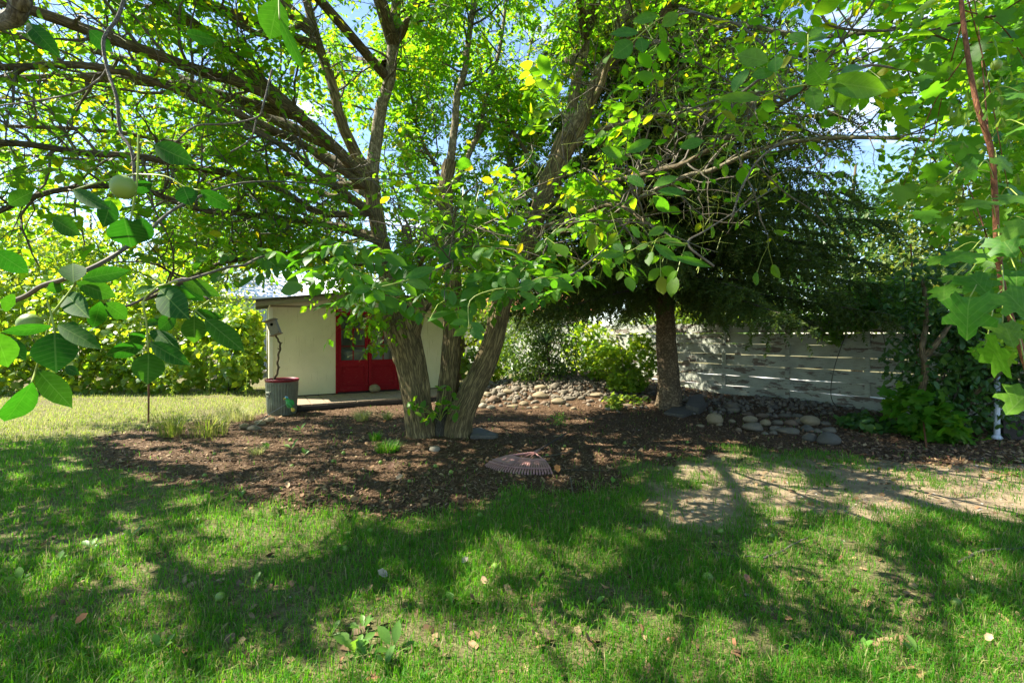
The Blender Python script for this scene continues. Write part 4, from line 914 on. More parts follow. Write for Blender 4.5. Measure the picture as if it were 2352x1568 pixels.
NT = [([(-300,760,1.6),(0,700,1.35),(100,655,1.26),(150,640,1.22),(240,600,1.3),(330,540,1.5),(420,470,1.9),(560,420,2.6),(700,420,3.8),(800,430,5.6)],.006,'twig'),
 ([(240,700,1.3),(300,700,1.4),(420,640,1.4),(480,690,1.32)],.004,'twig'),([(560,610,2.0),(520,615,1.7),(440,640,1.26),(400,648,1.24)],.0045,'twig'),([(640,580,4.2),(600,590,3.0),(560,610,2.0)],.007,'twig'),
 ([(-90,60,1.5),(20,45,1.18),(45,10,1.12),(60,-60,1.1),(120,-400,1.6),(500,-500,3.5),(700,-300,5.2)],.019,'grey_twig'),
 ([(290,-60,1.6),(284,0,1.57),(268,45,1.52),(238,92,1.48),(247,160,1.45),(268,225,1.42),(276,300,1.4),(303,350,1.38),(309,420,1.36)],.0052,'grey_twig'),
 ([(246,160,1.46),(225,185,1.6),(170,215,1.8),(60,235,2.1),(-60,250,2.4)],.0042,'grey_twig'),([(300,380,1.38),(320,350,1.36),(318,310,1.32)],.003,'twig'),([(625,160,2.6),(605,240,2.5),(590,270,2.5),(520,285,2.4),(450,290,2.4),(400,330,2.4)],.005,'grey_twig'),
 ([(590,270,2.5),(575,320,2.5),(530,350,2.5)],.0045,'grey_twig'),
 ([(1830,310,2.6),(1790,330,2.5),(1740,370,2.5),(1715,410,2.5),(1700,440,2.5),(1680,500,2.5)],.006,'grey_twig'),([(1735,375,2.5),(1800,440,2.6),(1860,480,2.7),(1900,520,2.8)],.004,'grey_twig'),
 ([(1560,20,3.6),(1650,45,3.4),(1700,60,3.3),(1760,110,3.2)],.010,'grey_twig'),([(1880,-20,2.6),(1890,40,2.6),(1930,65,2.6),(2050,70,2.6),(2130,40,2.6)],.007,'grey_twig'),([(1760,170,2.0),(1700,215,2.1),(1660,225,2.2),(1560,260,3.0)],.006,'grey_twig'),
 ([(1640,612,2.0),(1580,560,2.05),(1620,530,2.4),(1700,480,3.0),(1800,420,3.9)],.0045,'twig'),([(1290,640,2.3),(1330,620,2.5),(1400,560,3.0),(1450,500,3.8)],.005,'twig'),([(1000,620,2.3),(1030,605,2.6),(1040,600,3.1)],.004,'twig'),([(1930,175,1.45),(2000,150,1.7),(2080,160,2.4),(2100,150,4.1)],.0045,'grey_twig'),([(1540,40,1.9),(1580,30,2.4),(1600,28,3.6)],.004,'twig')]
for pth, r, mm in NT:
    p = catmull([P(*q) for q in pth], 6); V, F, uv = tube(p, r*np.linspace(1.1, .85, len(p)), 8); putv('twig', V, F, M[mm], walnut, smooth=True, uv=uv)
def nut_mesh(m):
    bm = bmesh.new(); bmesh.ops.create_icosphere(bm, subdivisions=3, radius=1.)
    for v in bm.verts: v.co *= 1+.03*mnoise.noise(v.co*2.5); v.co.z *= 1.06
    me = bpy.data.meshes.new('nut'); bm.to_mesh(me); bm.free()
    me.polygons.foreach_set('use_smooth', [True]*len(me.polygons)); me.materials.append(m); return me
NUT = nut_mesh(M['nut'])
for (a, b, dd, r) in [(283,430,1.2,.0285),(68,745,1.2,.026),(2268,388,2.5,.028),(1042,420,6.0,.035),(1410,365,5.4,.03),(955,313,5.6,.03),(2255,190,2.2,.024),(2288,150,2.0,.02)]:
    c = P(a, b, dd); put('nut', NUT, walnut, Matrix.Translation(Vector(c)) @ Matrix.Scale(r, 4))

# ------------------------------------------------------------------ spruce
sb = ghit(1537, 932); spruce = empty('spruce_tree', sb, 'dark spruce tree with drooping needle boughs standing before the woven fence', 'tree')
V, F, uv = stem_mesh([(1538,945,sb[1],66),(1538,915,sb[1],58),(1536,870,sb[1],52),(1531,800,sb[1],47),(1527,720,sb[1],44),(1524,640,sb[1],41),(1522,540,sb[1],38),(1520,400,sb[1],32),(1518,200,sb[1],27),(1516,0,sb[1],21),(1515,-200,sb[1],14),(1514,-380,sb[1],6)], 'trunk', 10, 60)
putv('trunk', V, F, M['spruce_bark'], spruce, smooth=True, uv=uv)
TX = sb[0]-.1; TY = sb[1]; HT = 10.0
bmB = MB(); dead = MB(); nb_p, nb_d = [], []; bough = 0
z = 2.3
srng = np.random.default_rng(8)
while z < 12.4:
    nbz = 8 if z < 5 else 7
    for k in range(nbz):
        a = 2*np.pi*(k+srng.uniform(-.3, .3))/nbz+z*2.1
        Lb = (3.75*max(.01, 1-(z-1.6)/11.5)**.75+.2)*srng.uniform(.8, 1.08)
        q = np.linspace(0, 1, 12); h = np.array([math.cos(a), math.sin(a), 0])
        zz = z+.02+Lb*(.10*q-.34*q**2+.10*q**4)+srng.uniform(-.08, .08)
        pts = np.array([TX, TY, 0])+h*(q*Lb)[:, None]; pts[:, 2] = zz
        sdv = np.array([-h[1], h[0], 0]); pts = pts+sdv*(np.sin(q*3)*srng.uniform(-.2, .2))[:, None]
        V, F, uv = tube(pts, np.linspace(.034*min(1, Lb/3)+.006, .005, 12), 6)
        if bough < 60: putv('bough', V, F, M['dark_bark'], spruce, smooth=True, uv=uv)
        else: bmB.add(V, F, uv)
        bough += 1
        s = .35
        while s < Lb:
            f = s/Lb; kk = min(int(f*11), 10); c = pts[kk]+(pts[kk+1]-pts[kk])*(f*11-kk)
            for sg in (-1, 1):
                L2 = srng.uniform(.35, .75)*(1.05-.35*f)*(1 if Lb > 1.5 else .7)
                d2 = unit(h*srng.uniform(.35, .8)+sdv*sg*srng.uniform(.5, 1.)+np.array([0, 0, srng.uniform(-.95, -.05)]))
                # needles along a drooping branchlet
                if f < .28 and z < 3.2 and srng.random() < .5:
                    tw = grow(c, d2, L2*1.3, 4, .25, -.1); dead.tube(tw, np.linspace(.005, .002, 5), 3, False); continue
                m_ = int(L2/.027); u_ = np.linspace(.05, 1, m_)
                pp_ = c+d2*(u_*L2)[:, None]; pp_[:, 2] -= .30*L2*u_**2
                dd_ = np.broadcast_to(d2, (m_, 3)).copy(); dd_[:, 2] -= .6*u_
                nb_p.append(pp_); nb_d.append(dd_)
            s += srng.uniform(.05, .085)
    z += .29 if z < 5 else .33
tag(dead.build('dead_twigs', M['twig'], spruce), kind='stuff'); tag(bmB.build('boughs', M['dark_bark'], spruce, True), kind='stuff')
nbp = np.concatenate(nb_p); nbd = unit(np.concatenate(nb_d))
keep = ~(sun_gap(nbp) & (rng.random(len(nbp)) < .5))
nbp, nbd = nbp[keep], nbd[keep]; n = len(nbp)
tris = []
for rep in range(3):
    sd = unit(np.cross(nbd, rng.normal(size=(n, 3)))); nd_ = unit(nbd*.75+sd); ln_ = rng.uniform(.04, .075, n)[:, None]; wv_ = unit(np.cross(nd_, rng.normal(size=(n, 3))))*.0155
    tris.append(np.stack([nbp+wv_, nbp-wv_, nbp+nd_*ln_], 1))
T = np.concatenate(tris).reshape(-1, 3); print('needles', len(T)//3)
tag(putv('needles', T, np.arange(len(T)).reshape(-1, 3), M['spruce_needle'], spruce), kind='stuff')

# ------------------------------------------------------------------ shrubs, vines and trees behind
def leaf_cloud(blobs, n, shell=.55):
    """points and outward vectors in a set of ellipsoids (cx,cy,cz,rx,ry,rz)"""
    b = np.array(blobs, float); vol = (b[:, 3]*b[:, 4]*b[:, 5])**.8; k = rng.choice(len(b), n, p=vol/vol.sum())
    dv = rand_dirs(n); r = 1-(1-shell)*rng.random(n)**1.4; r *= 1+.16*(rng.random(n)-.5)
    return b[k, :3]+dv*r[:, None]*b[k, 3:], dv
def plant(name, label, cat, base, blobs, n, T, m, size, indiv=0, group=None, stems=5, bark='twig', sr=.012, Thi=None, key='leaf', out_w=.7, up=.9, part='leaf', prune=None, minz=.02, shell=.5, face=(0, 0, 0)):
    root = empty(name, base, label, cat, group)
    p, dv = leaf_cloud(blobs, n, shell)
    p = p[p[:, 2] > hgt(p[:, 0], p[:, 1])+minz]
    if prune is not None: p = p[prune(p)]
    n = len(p); cen = np.array(blobs)[:, :3].mean(0); o_ = unit(p-cen)
    nr = unit(o_*out_w+rng.normal(size=(n, 3))*.55+np.array([0, 0, up])+np.array(face)); dr = unit(rng.normal(size=(n, 3))+o_*.4+np.array([0, 0, -.5]))
    sc = size*rng.uniform(.6, 1.2, n)
    foliage(root, 'foliage', T, frames(dr, nr), p, sc, m, indiv, part, Thi, key)
    mb = MB(); base = np.array(base, float)
    for k in range(stems):
        e = p[rng.integers(n)]; mid = base*.5+e*.5+rng.normal(size=3)*.12*np.linalg.norm(e-base); b0 = base+np.array([rng.uniform(-.12, .12), rng.uniform(-.12, .12), -.03])
        pts = catmull([b0, b0*.6+mid*.4+[0, 0, .05], mid, e], 4); mb.tube(pts, np.linspace(sr, sr*.25, len(pts)), 6)
        for q in range(3):
            a = pts[len(pts)*(q+2)//6]; e2 = p[rng.integers(n)]; e2 = a+(e2-a)*min(1, .6/max(np.linalg.norm(e2-a), .01)); mb.tube(catmull([a, (a+e2)/2+rng.normal(size=3)*.05, e2], 3), sr*.35, 4)
    tag(mb.build('stems', M[bark], root, True), kind='stuff')
    return root
def blob(px0, px1, py0, py1, d, depth=None):
    a = P(px0, py1, d); b = P(px1, py0, d); c = (a+b)/2; r = (b-a)/2
    return (c[0], d, c[2], abs(r[0]), depth or max(abs(r[0])*.8, .3), abs(r[2]))

# grape vines on the left boundary
vb = 'vines along the sunny boundary'
def no_shed(p):
    px, py, d = proj(p); return ~((px > 604) & (p[:, 1] > 9.8) & (px < 1060))
GV = [('mass of sunlit grape vine filling the far corner beyond the lawn', [blob(-260, 80, 690, 905, 12.2, .8), blob(-200, 60, 620, 740, 12.5, .4), blob(-40, 110, 800, 912, 11.8, .6)], 2600),
      ('sunlit grape vine bank behind the drooping walnut leaves', [blob(40, 250, 650, 900, 12.6, .7), blob(110, 300, 740, 912, 12.1, .6), blob(60, 240, 625, 740, 12.7, .4)], 2600),
      ('sunlit grape vine behind the thin rusty stake', [blob(230, 440, 670, 900, 12.8, .7), blob(270, 470, 790, 912, 12.2, .6), blob(240, 430, 640, 740, 12.9, .4)], 2600),
      ('tall yellow green grape vine beside the cream shed wall', [blob(420, 600, 720, 905, 12.6, .6), blob(500, 618, 705, 890, 12.1, .5), blob(440, 600, 700, 790, 12.6, .4)], 2400)]
for lab, bl, n in GV:
    b = np.mean([q[:3] for q in bl], 0); base = (b[0], b[1], float(hgt(b[0], b[1])))
    plant('grape_vine', lab, 'vine', base, bl, n, GRAPE, M['grape_leaf'], .15, 110, vb, 9, 'dark_bark', .016, None, 'grape_leaf', .3, .8, prune=no_shed, shell=.7, face=(-.25, -.6, 0))
# wire fence that carries the vines: posts and strands
wf = empty('wire_fence', (-9., 13.3, 0), 'thin wire fence with slim posts hidden in the grape vines', 'fence')
wa, wb_ = np.array([-16., 13.2, 0]), np.array([-6.4, 13.4, 0])
for k in range(6):
    c = wa+(wb_-wa)*k/5; mb = MB(); mb.tube([c+[0, 0, -.05], c+[0, 0, 1.55]], .022, 7); mb.build('post', M['greywood'], wf)
for z in (.5, 1.0, 1.5):
    mb = MB(); mb.tube([wa+[0, 0, z], (wa+wb_)/2+[0, 0, z-.01], wb_+[0, 0, z]], .003, 4); mb.build('wire', M['wire'], wf)

# tall leafy weeds in front of the vines
for k, (a, b, h, lab) in enumerate([(480, 905, 1.2, 'slender tall weed with a nodding tip in front of the grape vine'), (565, 912, 1.0, 'tall pale weed stalk beside the corner of the shed'), (395, 915, .7, 'short pale weed stalk behind the dry grass clump')]):
    g = ghit(a, b); r = empty('tall_weed', g, lab, 'weed', 'tall weeds by the vines')
    pts = catmull([g, g+[.02, 0, h*.5], g+[-.03, .02, h*.93], g+[-.12, .0, h], g+[-.17, 0, h*.86]], 6); mb = MB(); mb.tube(pts, np.linspace(.008, .004, len(pts)), 5); mb.build('stem', M['rachis'], r, True)
    q = np.repeat(pts[2:], 5, 0); n = len(q); dd = rand_dirs(n, .1)
    foliage(r, 'foliage', LANCE, frames(dd, leaf_normals(n)), q, rng.uniform(.05, .12, n), M['bright_leaf'])

# planting behind the rock pile
gs = ghit(1220, 872)
plant('leafy_shrub', 'dark green leafy shrub on top of the rock pile mound', 'shrub', gs, [blob(1150, 1260, 735, 880, gs[1]+.1, .7), blob(1230, 1335, 745, 875, gs[1]+.2, .7), blob(1180, 1300, 690, 800, gs[1]+.3, .6), blob(1160, 1320, 810, 885, gs[1]-.1, .6)], 3600, LANCE, M['shrub_leaf'], .15, 120, None, 9, 'dark_bark', .014, None, 'lance_leaf', .6, .5)
gy = ghit(1258, 866)
yc = empty('yucca', gy, 'spiky blue green yucca rising out of the dark shrub', 'yucca')
yt = P(1256, 790, gy[1]-.35); mb = MB(); mb.tube(catmull([gy, gy*.5+yt*.5+[.04, 0, 0], yt], 4), .035, 8); mb.build('trunk', M['dark_bark'], yc, True)
for k in range(46):
    a = rng.uniform(0, 6.28); e = rng.uniform(.15, 1.5); d_ = np.array([math.cos(a)*math.cos(e), math.sin(a)*math.cos(e), math.sin(e)])
    leaf_object('blade', tmpl_mesh('blade', leaflet([(0,.03),(.35,.05),(.75,.035),(1,0)], .5, .1), M['yucca_leaf']), frames(d_[None], np.array([[-d_[0]*.3, -d_[1]*.3, 1.]]))[0], yt+rng.normal(size=3)*.02, rng.uniform(.38, .55), yc)
gl = ghit(1400, 885)
plant('currant_bush', 'bright green lobed leaf bush spilling over stones beside the spruce trunk', 'shrub', ghit(1440, 890), [blob(1330, 1450, 790, 880, gl[1]+.4, .4), blob(1430, 1512, 765, 880, gl[1]+.2, .4), blob(1390, 1490, 850, 905, gl[1]-.4, .35)], 2000, LOBED, M['sun_toned_leaf'], .10, 120, None, 7, 'twig', .008, None, 'lobed_leaf', .4, 1.2)
plant('low_bush', 'low bright green sprawling plant over the stones in front of the spruce', 'plant', ghit(1430, 925), [blob(1385, 1500, 905, 935, ghit(1430, 925)[1], .3), blob(1395, 1430, 900, 945, ghit(1420, 940)[1], .2)], 200, LOBED, M['bright_leaf'], .10, 90, None, 3, 'twig', .005, None, 'lobed_leaf', .3, 1.2)
plant('hollyhock', 'yellow green mallow plants in sun against the back fence', 'plant', ghit(1340, 850), [blob(1290, 1420, 730, 870, 14.2, .5), blob(1100, 1180, 740, 880, 13.6, .5)], 1300, GRAPE, M['grape_leaf'], .14, 80, None, 6, 'twig', .01, None, 'mallow_leaf', .4, .9)
plant('low_plant', 'small clump of green leaves behind the middle walnut stem', 'plant', ghit(1110, 880), [blob(1058, 1130, 800, 890, 12.5, .4)], 400, GRAPE, M['bright_leaf'], .13, 30, None, 3, 'twig', .006, None, 'mallow_leaf', .4, .9)
plant('groundsel', 'bright green leafy seedling in front of the rock pile', 'weed', ghit(1282, 975), [blob(1262, 1305, 945, 978, ghit(1282, 975)[1], .15)], 90, LANCE, M['weed_leaf'], .08, 50, None, 3, 'rachis', .004, None, 'weed_leaf', .4, 1.)

# vine over the fence and the shrub at its near end
def fence_pt(px): k = (px-1176)/FPX; s = (k*FA[1]-FA[0])/(FD[0]-k*FD[1]); return FP(s, 0, 0)
c1, c2 = fence_pt(1930), fence_pt(2060)
def fblob(px, y0, y1, w, off=-.15, dep=.3):
    q = fence_pt(px)-np.array([FN[0], FN[1], 0])*(-off); d = q[1]; z0, z1 = CAMZ-(y1-770)/FPX*d, CAMZ-(y0-770)/FPX*d
    return (q[0], q[1], (z0+z1)/2, w/2/FPX*d, dep, (z1-z0)/2)
plant('ivy_vine', 'leafy vine tumbling over the top of the peeling fence', 'vine', (*(c2[:2]+FN*.5), 0), [fblob(1900, 680, 765, 90, .25, .4), fblob(1960, 640, 760, 130, .25, .5), fblob(2040, 640, 745, 150, .2, .5), fblob(1925, 720, 800, 60, -.12, .15), fblob(2100, 650, 745, 120, -.12, .4), fblob(2000, 690, 760, 110, -.12, .25), fblob(1830, 715, 750, 60, .1, .2), fblob(1890, 740, 775, 30, -.1, .1)], 2700, GRAPE, M['mid_vine'], .11, 150, None, 7, 'dark_bark', .012, None, 'vine_leaf', .5, .7)
gr = ghit(2170, 1000)
bl = [(gr[0]+.1, gr[1]+.2, 1.1, .75, .6, .8), (gr[0]+.7, gr[1]-.1, 1.3, .7, .6, .9), (gr[0]+.35, gr[1]-.1, .5, .8, .5, .5), (gr[0]+.2, gr[1]+.1, 2.1, .9, .7, .7), (gr[0]+1.2, gr[1]-.3, 1.7, .8, .7, 1.1)]
sh = plant('dark_shrub', 'dense dark green shrub with crooked grey stems at the near end of the fence', 'shrub', gr, bl, 6500, LEAF_MID, M['dark_leaf'], .11, 120, None, 8, 'dark_bark', .014, LEAF_MID, 'shrub_leaf', .5, .8)
for pth in ([(2110,930,gr[1]),(2125,850,gr[1]-.1),(2118,800,gr[1]-.1),(2128,730,gr[1]),(2120,640,gr[1]+.1)], [(2120,820,gr[1]-.1),(2150,790,gr[1]-.2),(2185,740,gr[1]-.2)], [(2210,940,gr[1]),(2240,900,gr[1]-.2),(2290,860,gr[1]-.3),(2340,800,gr[1]-.3)]):
    p = catmull([P(*q) for q in pth], 6); V, F, uv = tube(p, np.linspace(.05, .028, len(p)), 10); putv('branch', V, F, M['limb_bark'], sh, smooth=True, uv=uv)
gb = ghit(2130, 1000)
plant('maple_seedling', 'bushy young plant with bright lobed leaves in front of the dark shrub', 'plant', gb, [blob(2045, 2170, 880, 1000, gb[1], .4), blob(2090, 2200, 930, 1030, gb[1]-.3, .35), blob(2130, 2250, 985, 1040, gb[1]-.3, .3)], 460, LOBED, M['maple_leaf'], .16, 130, None, 6, 'rachis', .006, None, 'lobed_leaf', .3, 1.1)
plant('bindweed', 'low leafy plant at the foot of the fence beside the grey stones', 'plant', ghit(1990, 985), [blob(1930, 2040, 950, 1000, ghit(1990, 985)[1], .4)], 260, GRAPE, M['dark_leaf'], .11, 60, None, 3, 'rachis', .004, None, 'vine_leaf', .3, 1.2)
# hanging vine stems in front of the fence
for (pth, rr, mm, lab) in [([(2092,560,7.6),(2100,700,7.5),(2105,820,7.4),(2110,900,7.2),(2120,960,6.9),(2128,1030,6.3)], .011, 'red_bark', 'long reddish vine stem hanging in front of the fence to the bright seedling'),
   ([(2075,600,8.3),(2080,740,8.2),(2072,860,8.1),(2070,985,7.6)], .008, 'dark_bark', 'dark thin vine stem hanging down the fence beside the reddish one'),
   ([(1945,760,8.9),(1915,850,8.9),(1910,915,8.8),(1940,950,8.6),(1960,965,8.5)], .007, 'dark_bark', 'thin bare vine stem hanging down the middle of the fence')]:
    p = catmull([P(*q) for q in pth], 6); V, F, uv = tube(p, rr, 6); e = empty('vine_stem', p[-1], lab, 'vine'); putv('stem', V, F, M[mm], e, smooth=True, uv=uv)

# maple sapling close to the viewer
mp_pts = catmull([P(*q) for q in [(2420,1560,2.1),(2405,1200,2.0),(2385,950,1.9),(2345,800,1.85),(2312,700,1.82),(2292,580,1.8),(2284,430,1.8),(2276,345,1.8),(2240,225,1.8),(2215,70,1.85),(2200,-80,1.9),(2180,-300,2.0)]], 6)
sap = empty('maple_sapling', (mp_pts[0][0]+.05, 2.1, 0), 'slender maple sapling with a reddish stem and broad lobed yellow green leaves', 'tree')
mp_pts = np.concatenate([[[mp_pts[0][0]+.05, 2.1, -.02]], mp_pts]); V, F, uv = tube(mp_pts, np.linspace(.0125, .007, len(mp_pts)), 10); putv('trunk', V, F, M['red_bark'], sap, smooth=True, uv=uv)
MAP = [(2195,592,95,1.5),(2315,566,80,1.5),(2168,673,72,1.55),(2252,656,88,1.5),(2335,640,70,1.5),(2222,735,118,1.45),(2318,770,80,1.45),(2300,830,115,1.4),(2338,925,95,1.4),(2238,470,78,1.6),(2320,458,76,1.6),(2222,398,60,1.65),(2310,380,60,1.65),
       (2330,530,90,1.4),(2180,640,50,1.6),(2260,590,60,1.55),(2340,700,90,1.35),(2150,600,60,1.8),(2330,300,60,1.6),(2150,440,55,1.9),(2120,350,50,2.),(2330,220,60,1.7),(2180,330,45,1.8)]
lm = tmpl_mesh('maple_leaf', LOBED, M['maple_near'])
mbs = MB()
for (a, b, wd, dd) in MAP:
    c = P(a, b, dd); sz = wd/FPX*dd; view = unit(np.array([0, 0, CAMZ])-c)
    nr = unit(view*.55+np.array([0, 0, .7])+hrng.normal(size=3)*.32); ax = np.array([-.6+hrng.uniform(-.8, .9), -.2+hrng.uniform(-.3, .3), -.5]); Rm = frames(ax[None], nr[None])[0]
    st = c-Rm[:, 0]*sz*.45; leaf_object('leaf', lm, Rm, st, sz*.86, sap)
    k = np.argmin(np.linalg.norm(mp_pts-st, axis=1)); mbs.tube(catmull([mp_pts[k], (mp_pts[k]+st)/2+[0, 0, .05], st], 4), .0018, 4)
tag(mbs.build('stalks', M['rachis'], sap, True), kind='stuff')
n = 1500; q = np.stack([rng.uniform(2070, 2420, n), rng.uniform(-60, 820, n), rng.uniform(1.9, 4.2, n)], 1)
q = q[(rng.random(n) < np.interp(q[:, 0], [2070, 2200, 2330], [.12, .55, 1.])) & ~((q[:, 1] > 560) & (q[:, 0] < 2230))]
pp_ = np.array([P(*k) for k in q]); n = len(pp_); keep = ~(sun_gap(pp_) & (rng.random(n) < .9)); pp_ = pp_[keep]; n = len(pp_)
foliage(sap, 'foliage', LOBED, frames(unit(rng.normal(size=(n, 3))+[-.3, -.2, -.6]), leaf_normals(n)), pp_, rng.uniform(.05, .105, n), M['maple_leaf'], 110, 'leaf', None, 'maple_leaf')
mb = MB()
for k in range(12):
    a = mp_pts[rng.integers(4, len(mp_pts)-6)]; e = pp_[np.argsort(np.linalg.norm(pp_-a, axis=1))[rng.integers(10, 260)]]
    mb.tube(catmull([a, (a+e)/2+[0, 0, .08], e], 5), np.linspace(.003, .0014, 11), 5)
tag(mb.build('side_branches', M['red_bark'], sap, True), kind='stuff')
mb = MB()      # hanging winged seeds
for k in range(70):
    c = P(rng.uniform(2170, 2352), rng.uniform(130, 420), rng.uniform(1.7, 2.3)); T = leaflet([(0,.0),(.15,.09),(.4,.06),(.75,.17),(1,.0)], .1, .1)
    for sg in (-1, 1):
        d_ = unit(np.array([[sg*.35+rng.uniform(-.1, .1), rng.uniform(-.3, .3), -1.]])); Rm = frames(d_, unit(rng.normal(size=(1, 3))))
        V, F = batch(T, Rm, c[None], np.array([.04])); mb.add(V, F)
tag(mb.build('winged_seeds', M['bright_leaf'], sap), kind='stuff')

# trees and bushes beyond the garden
def back_tree(label, x, y, h, crown, n, size, m='back_leaf', bark='limb_bark', tr=.16, name='tree'):
    root = empty(name, (x, y, 0), label, 'tree', 'trees beyond the garden')
    V, F, uv = tube(catmull([(x, y, -.1), (x+.1, y, h*.3), (x-.1, y+.1, h*.6), (x, y, h*.9)], 5), np.linspace(tr, tr*.2, 16), 9); putv('trunk', V, F, M[bark], root, smooth=True, uv=uv)
    bl = [(x+a*h, y+b*h, c*h, r*h, r*h, r*h*.85) for a, b, c, r in crown]; mb = MB()
    for q in bl:
        s0 = np.array([x, y, q[2]*.6]); e = np.array(q[:3]); mb.tube(catmull([s0, (s0+e)/2+rng.normal(size=3)*.1*h*.1, e], 4), np.linspace(tr*.4, tr*.08, 9), 6)
    tag(mb.build('branches', M[bark], root, True), kind='stuff')
    p, dv = leaf_cloud(bl, n, .35); p += (rng.normal(size=p.shape))*.03*h
    kk = (p[:, 2] > .2) & ~(sun_gap(p) & (p[:, 1] < 8)); p, dv = p[kk], dv[kk]; n = len(p)
    V, F = batch(LEAF_LO, frames(rand_dirs(n, -.4), unit(dv*.6+rng.normal(size=(n, 3))*.5+[0, 0, .7])), p, size*rng.uniform(.6, 1.3, n))
    tag(putv('crown', V, F, M[m], root), kind='stuff'); return root
CL = [(0,0,.5,.32),(-.3,0,.38,.26),(.3,0,.4,.26),(.1,-.1,.7,.22),(-.12,0,.68,.2)]
back_tree('leafy tree added at the side to shade the lawn, nearer of two', -8.6, 4.2, 7.2, [(0,0,.62,.30),(.1,-.2,.55,.24),(.05,.2,.58,.22),(.2,0,.7,.2),(.1,-.38,.6,.2)], 5200, .17, 'walnut_leaf')  # added mostly out of frame to shade the front lawn
back_tree('leafy tree added at the side to shade the lawn, farther of two', -9.4, 6.5, 7.2, [(0,0,.62,.28),(.1,-.2,.55,.24),(.05,.2,.58,.22),(.22,0,.5,.2),(.2,-.1,.75,.2)], 5200, .17, 'walnut_leaf')  # second added tree, shades the lawn from the side
CR = [(0,0,.62,.26),(-.2,.05,.5,.2),(.2,-.05,.52,.21),(.08,.1,.8,.18),(-.1,-.1,.75,.17),(.02,-.15,.42,.2)]
CL = [(0,0,.5,.32),(-.3,0,.38,.26),(.3,0,.4,.26),(.1,-.1,.7,.22),(-.12,0,.68,.2)]
back_tree('broad mid green tree behind the fence beyond the dark shrub', 12.8, 12.2, 7.8, CL, 11000, .17)
back_tree('loose leafy tree behind the fence between spruce and shrub', 10.4, 14.2, 7.4, CL, 12000, .16, 'dark_leaf')
back_tree('rounded bush tree behind the spruce, over the fence top', 6.8, 18.5, 4.6, CL, 3400, .2, 'grape_leaf')
back_tree('pale green tree behind the cream house roof', 4.0, 31, 8.5, CR, 3600, .3)
back_tree('tall thin tree beyond the shed roof', -2.2, 27, 7.0, CR, 3200, .26)
back_tree('leafy tree behind the outbuilding roof', -11, 31, 8.0, CR, 3200, .3)
back_tree('wide yellow green tree behind the left vines', -17.5, 19.5, 7.2, CL, 7000, .2, 'grape_leaf')
back_tree('low leafy tree at the end of the vine bank', -23., 17.5, 7., CL, 4600, .2, 'back_leaf')
back_tree('tall yellow green tree at the far corner behind the vines', -21.5, 20.5, 8.6, CL, 7000, .22, 'grape_leaf')
back_tree('tall leafy tree behind the middle of the vine bank', -14.8, 22.5, 8.4, CL, 7000, .22, 'back_leaf')
back_tree('yellow green tree between the vines and the pale outbuilding', -12.6, 18.2, 5.2, CL, 6000, .17, 'grape_leaf')
back_tree('small bushy tree just behind the shed', -1.8, 15.8, 4.3, CL, 3600, .15, 'grape_leaf')
back_tree('leafy tree at the far end of the fence', 17., 9.0, 7.5, CL, 4200, .2)
back_tree('dense green tree behind the end of the fence, near the driveway', 11.8, 8.6, 6.4, CL, 8000, .17, 'dark_leaf')
back_tree('feathery green tree far beyond the driveway', 11.5, 24, 6.5, CL, 3400, .26)

# ------------------------------------------------------------------ stones
STM = []
for k in range(7):
    bm = bmesh.new(); bmesh.ops.create_icosphere(bm, subdivisions=3, radius=1.)
    for v in bm.verts:
        c = v.co.copy(); f = 1+.22*mnoise.noise(c*1.1+Vector((k*7.3, 1, 2)))+.05*mnoise.noise(c*3.1+Vector((k, 5, 2)))
        v.co = Vector((c.x*f, c.y*f, (c.z*f)*(.9 if c.z > 0 else .75)))
    me = bpy.data.meshes.new('stone'); bm.to_mesh(me); bm.free(); me.polygons.foreach_set('use_smooth', [True]*len(me.polygons)); STM.append(me)
def stone_mesh(k, m):
    key = ('stone', k, m)
    if key not in TM: c = STM[k].copy(); c.materials.append(M[m]); TM[key] = c
    return TM[key]
strng = np.random.default_rng(21)
def stone(px, py, w_, h_, m, label, group=None, tilt=0.):
    g = ghit(px, py+h_*.5-1); d = g[1]; w3 = w_/FPX*d/2*.93; h3 = h_/FPX*d/2*.95
    dep = min(w3, max(h3*1.2, w3*.75)); k = int(strng.integers(7))
    o = put('river_stone', stone_mesh(k, m))
    c = P(px, py, d+dep*.5)
    g2 = float(hgt(c[0], c[1])); zc = max(c[2]-h3*.12, g2+h3*.2)
    o.matrix_basis = Matrix.Translation((c[0], c[1], zc-.01)) @ Matrix.Rotation(-R(tilt)+strng.uniform(-.08, .08), 4, 'Y') @ Matrix.Rotation(strng.uniform(-.3, .3), 4, 'Z') @ Matrix.Diagonal((w3*1.02, dep, h3*1.12, 1))
    return tag(o, label, 'stone', group)
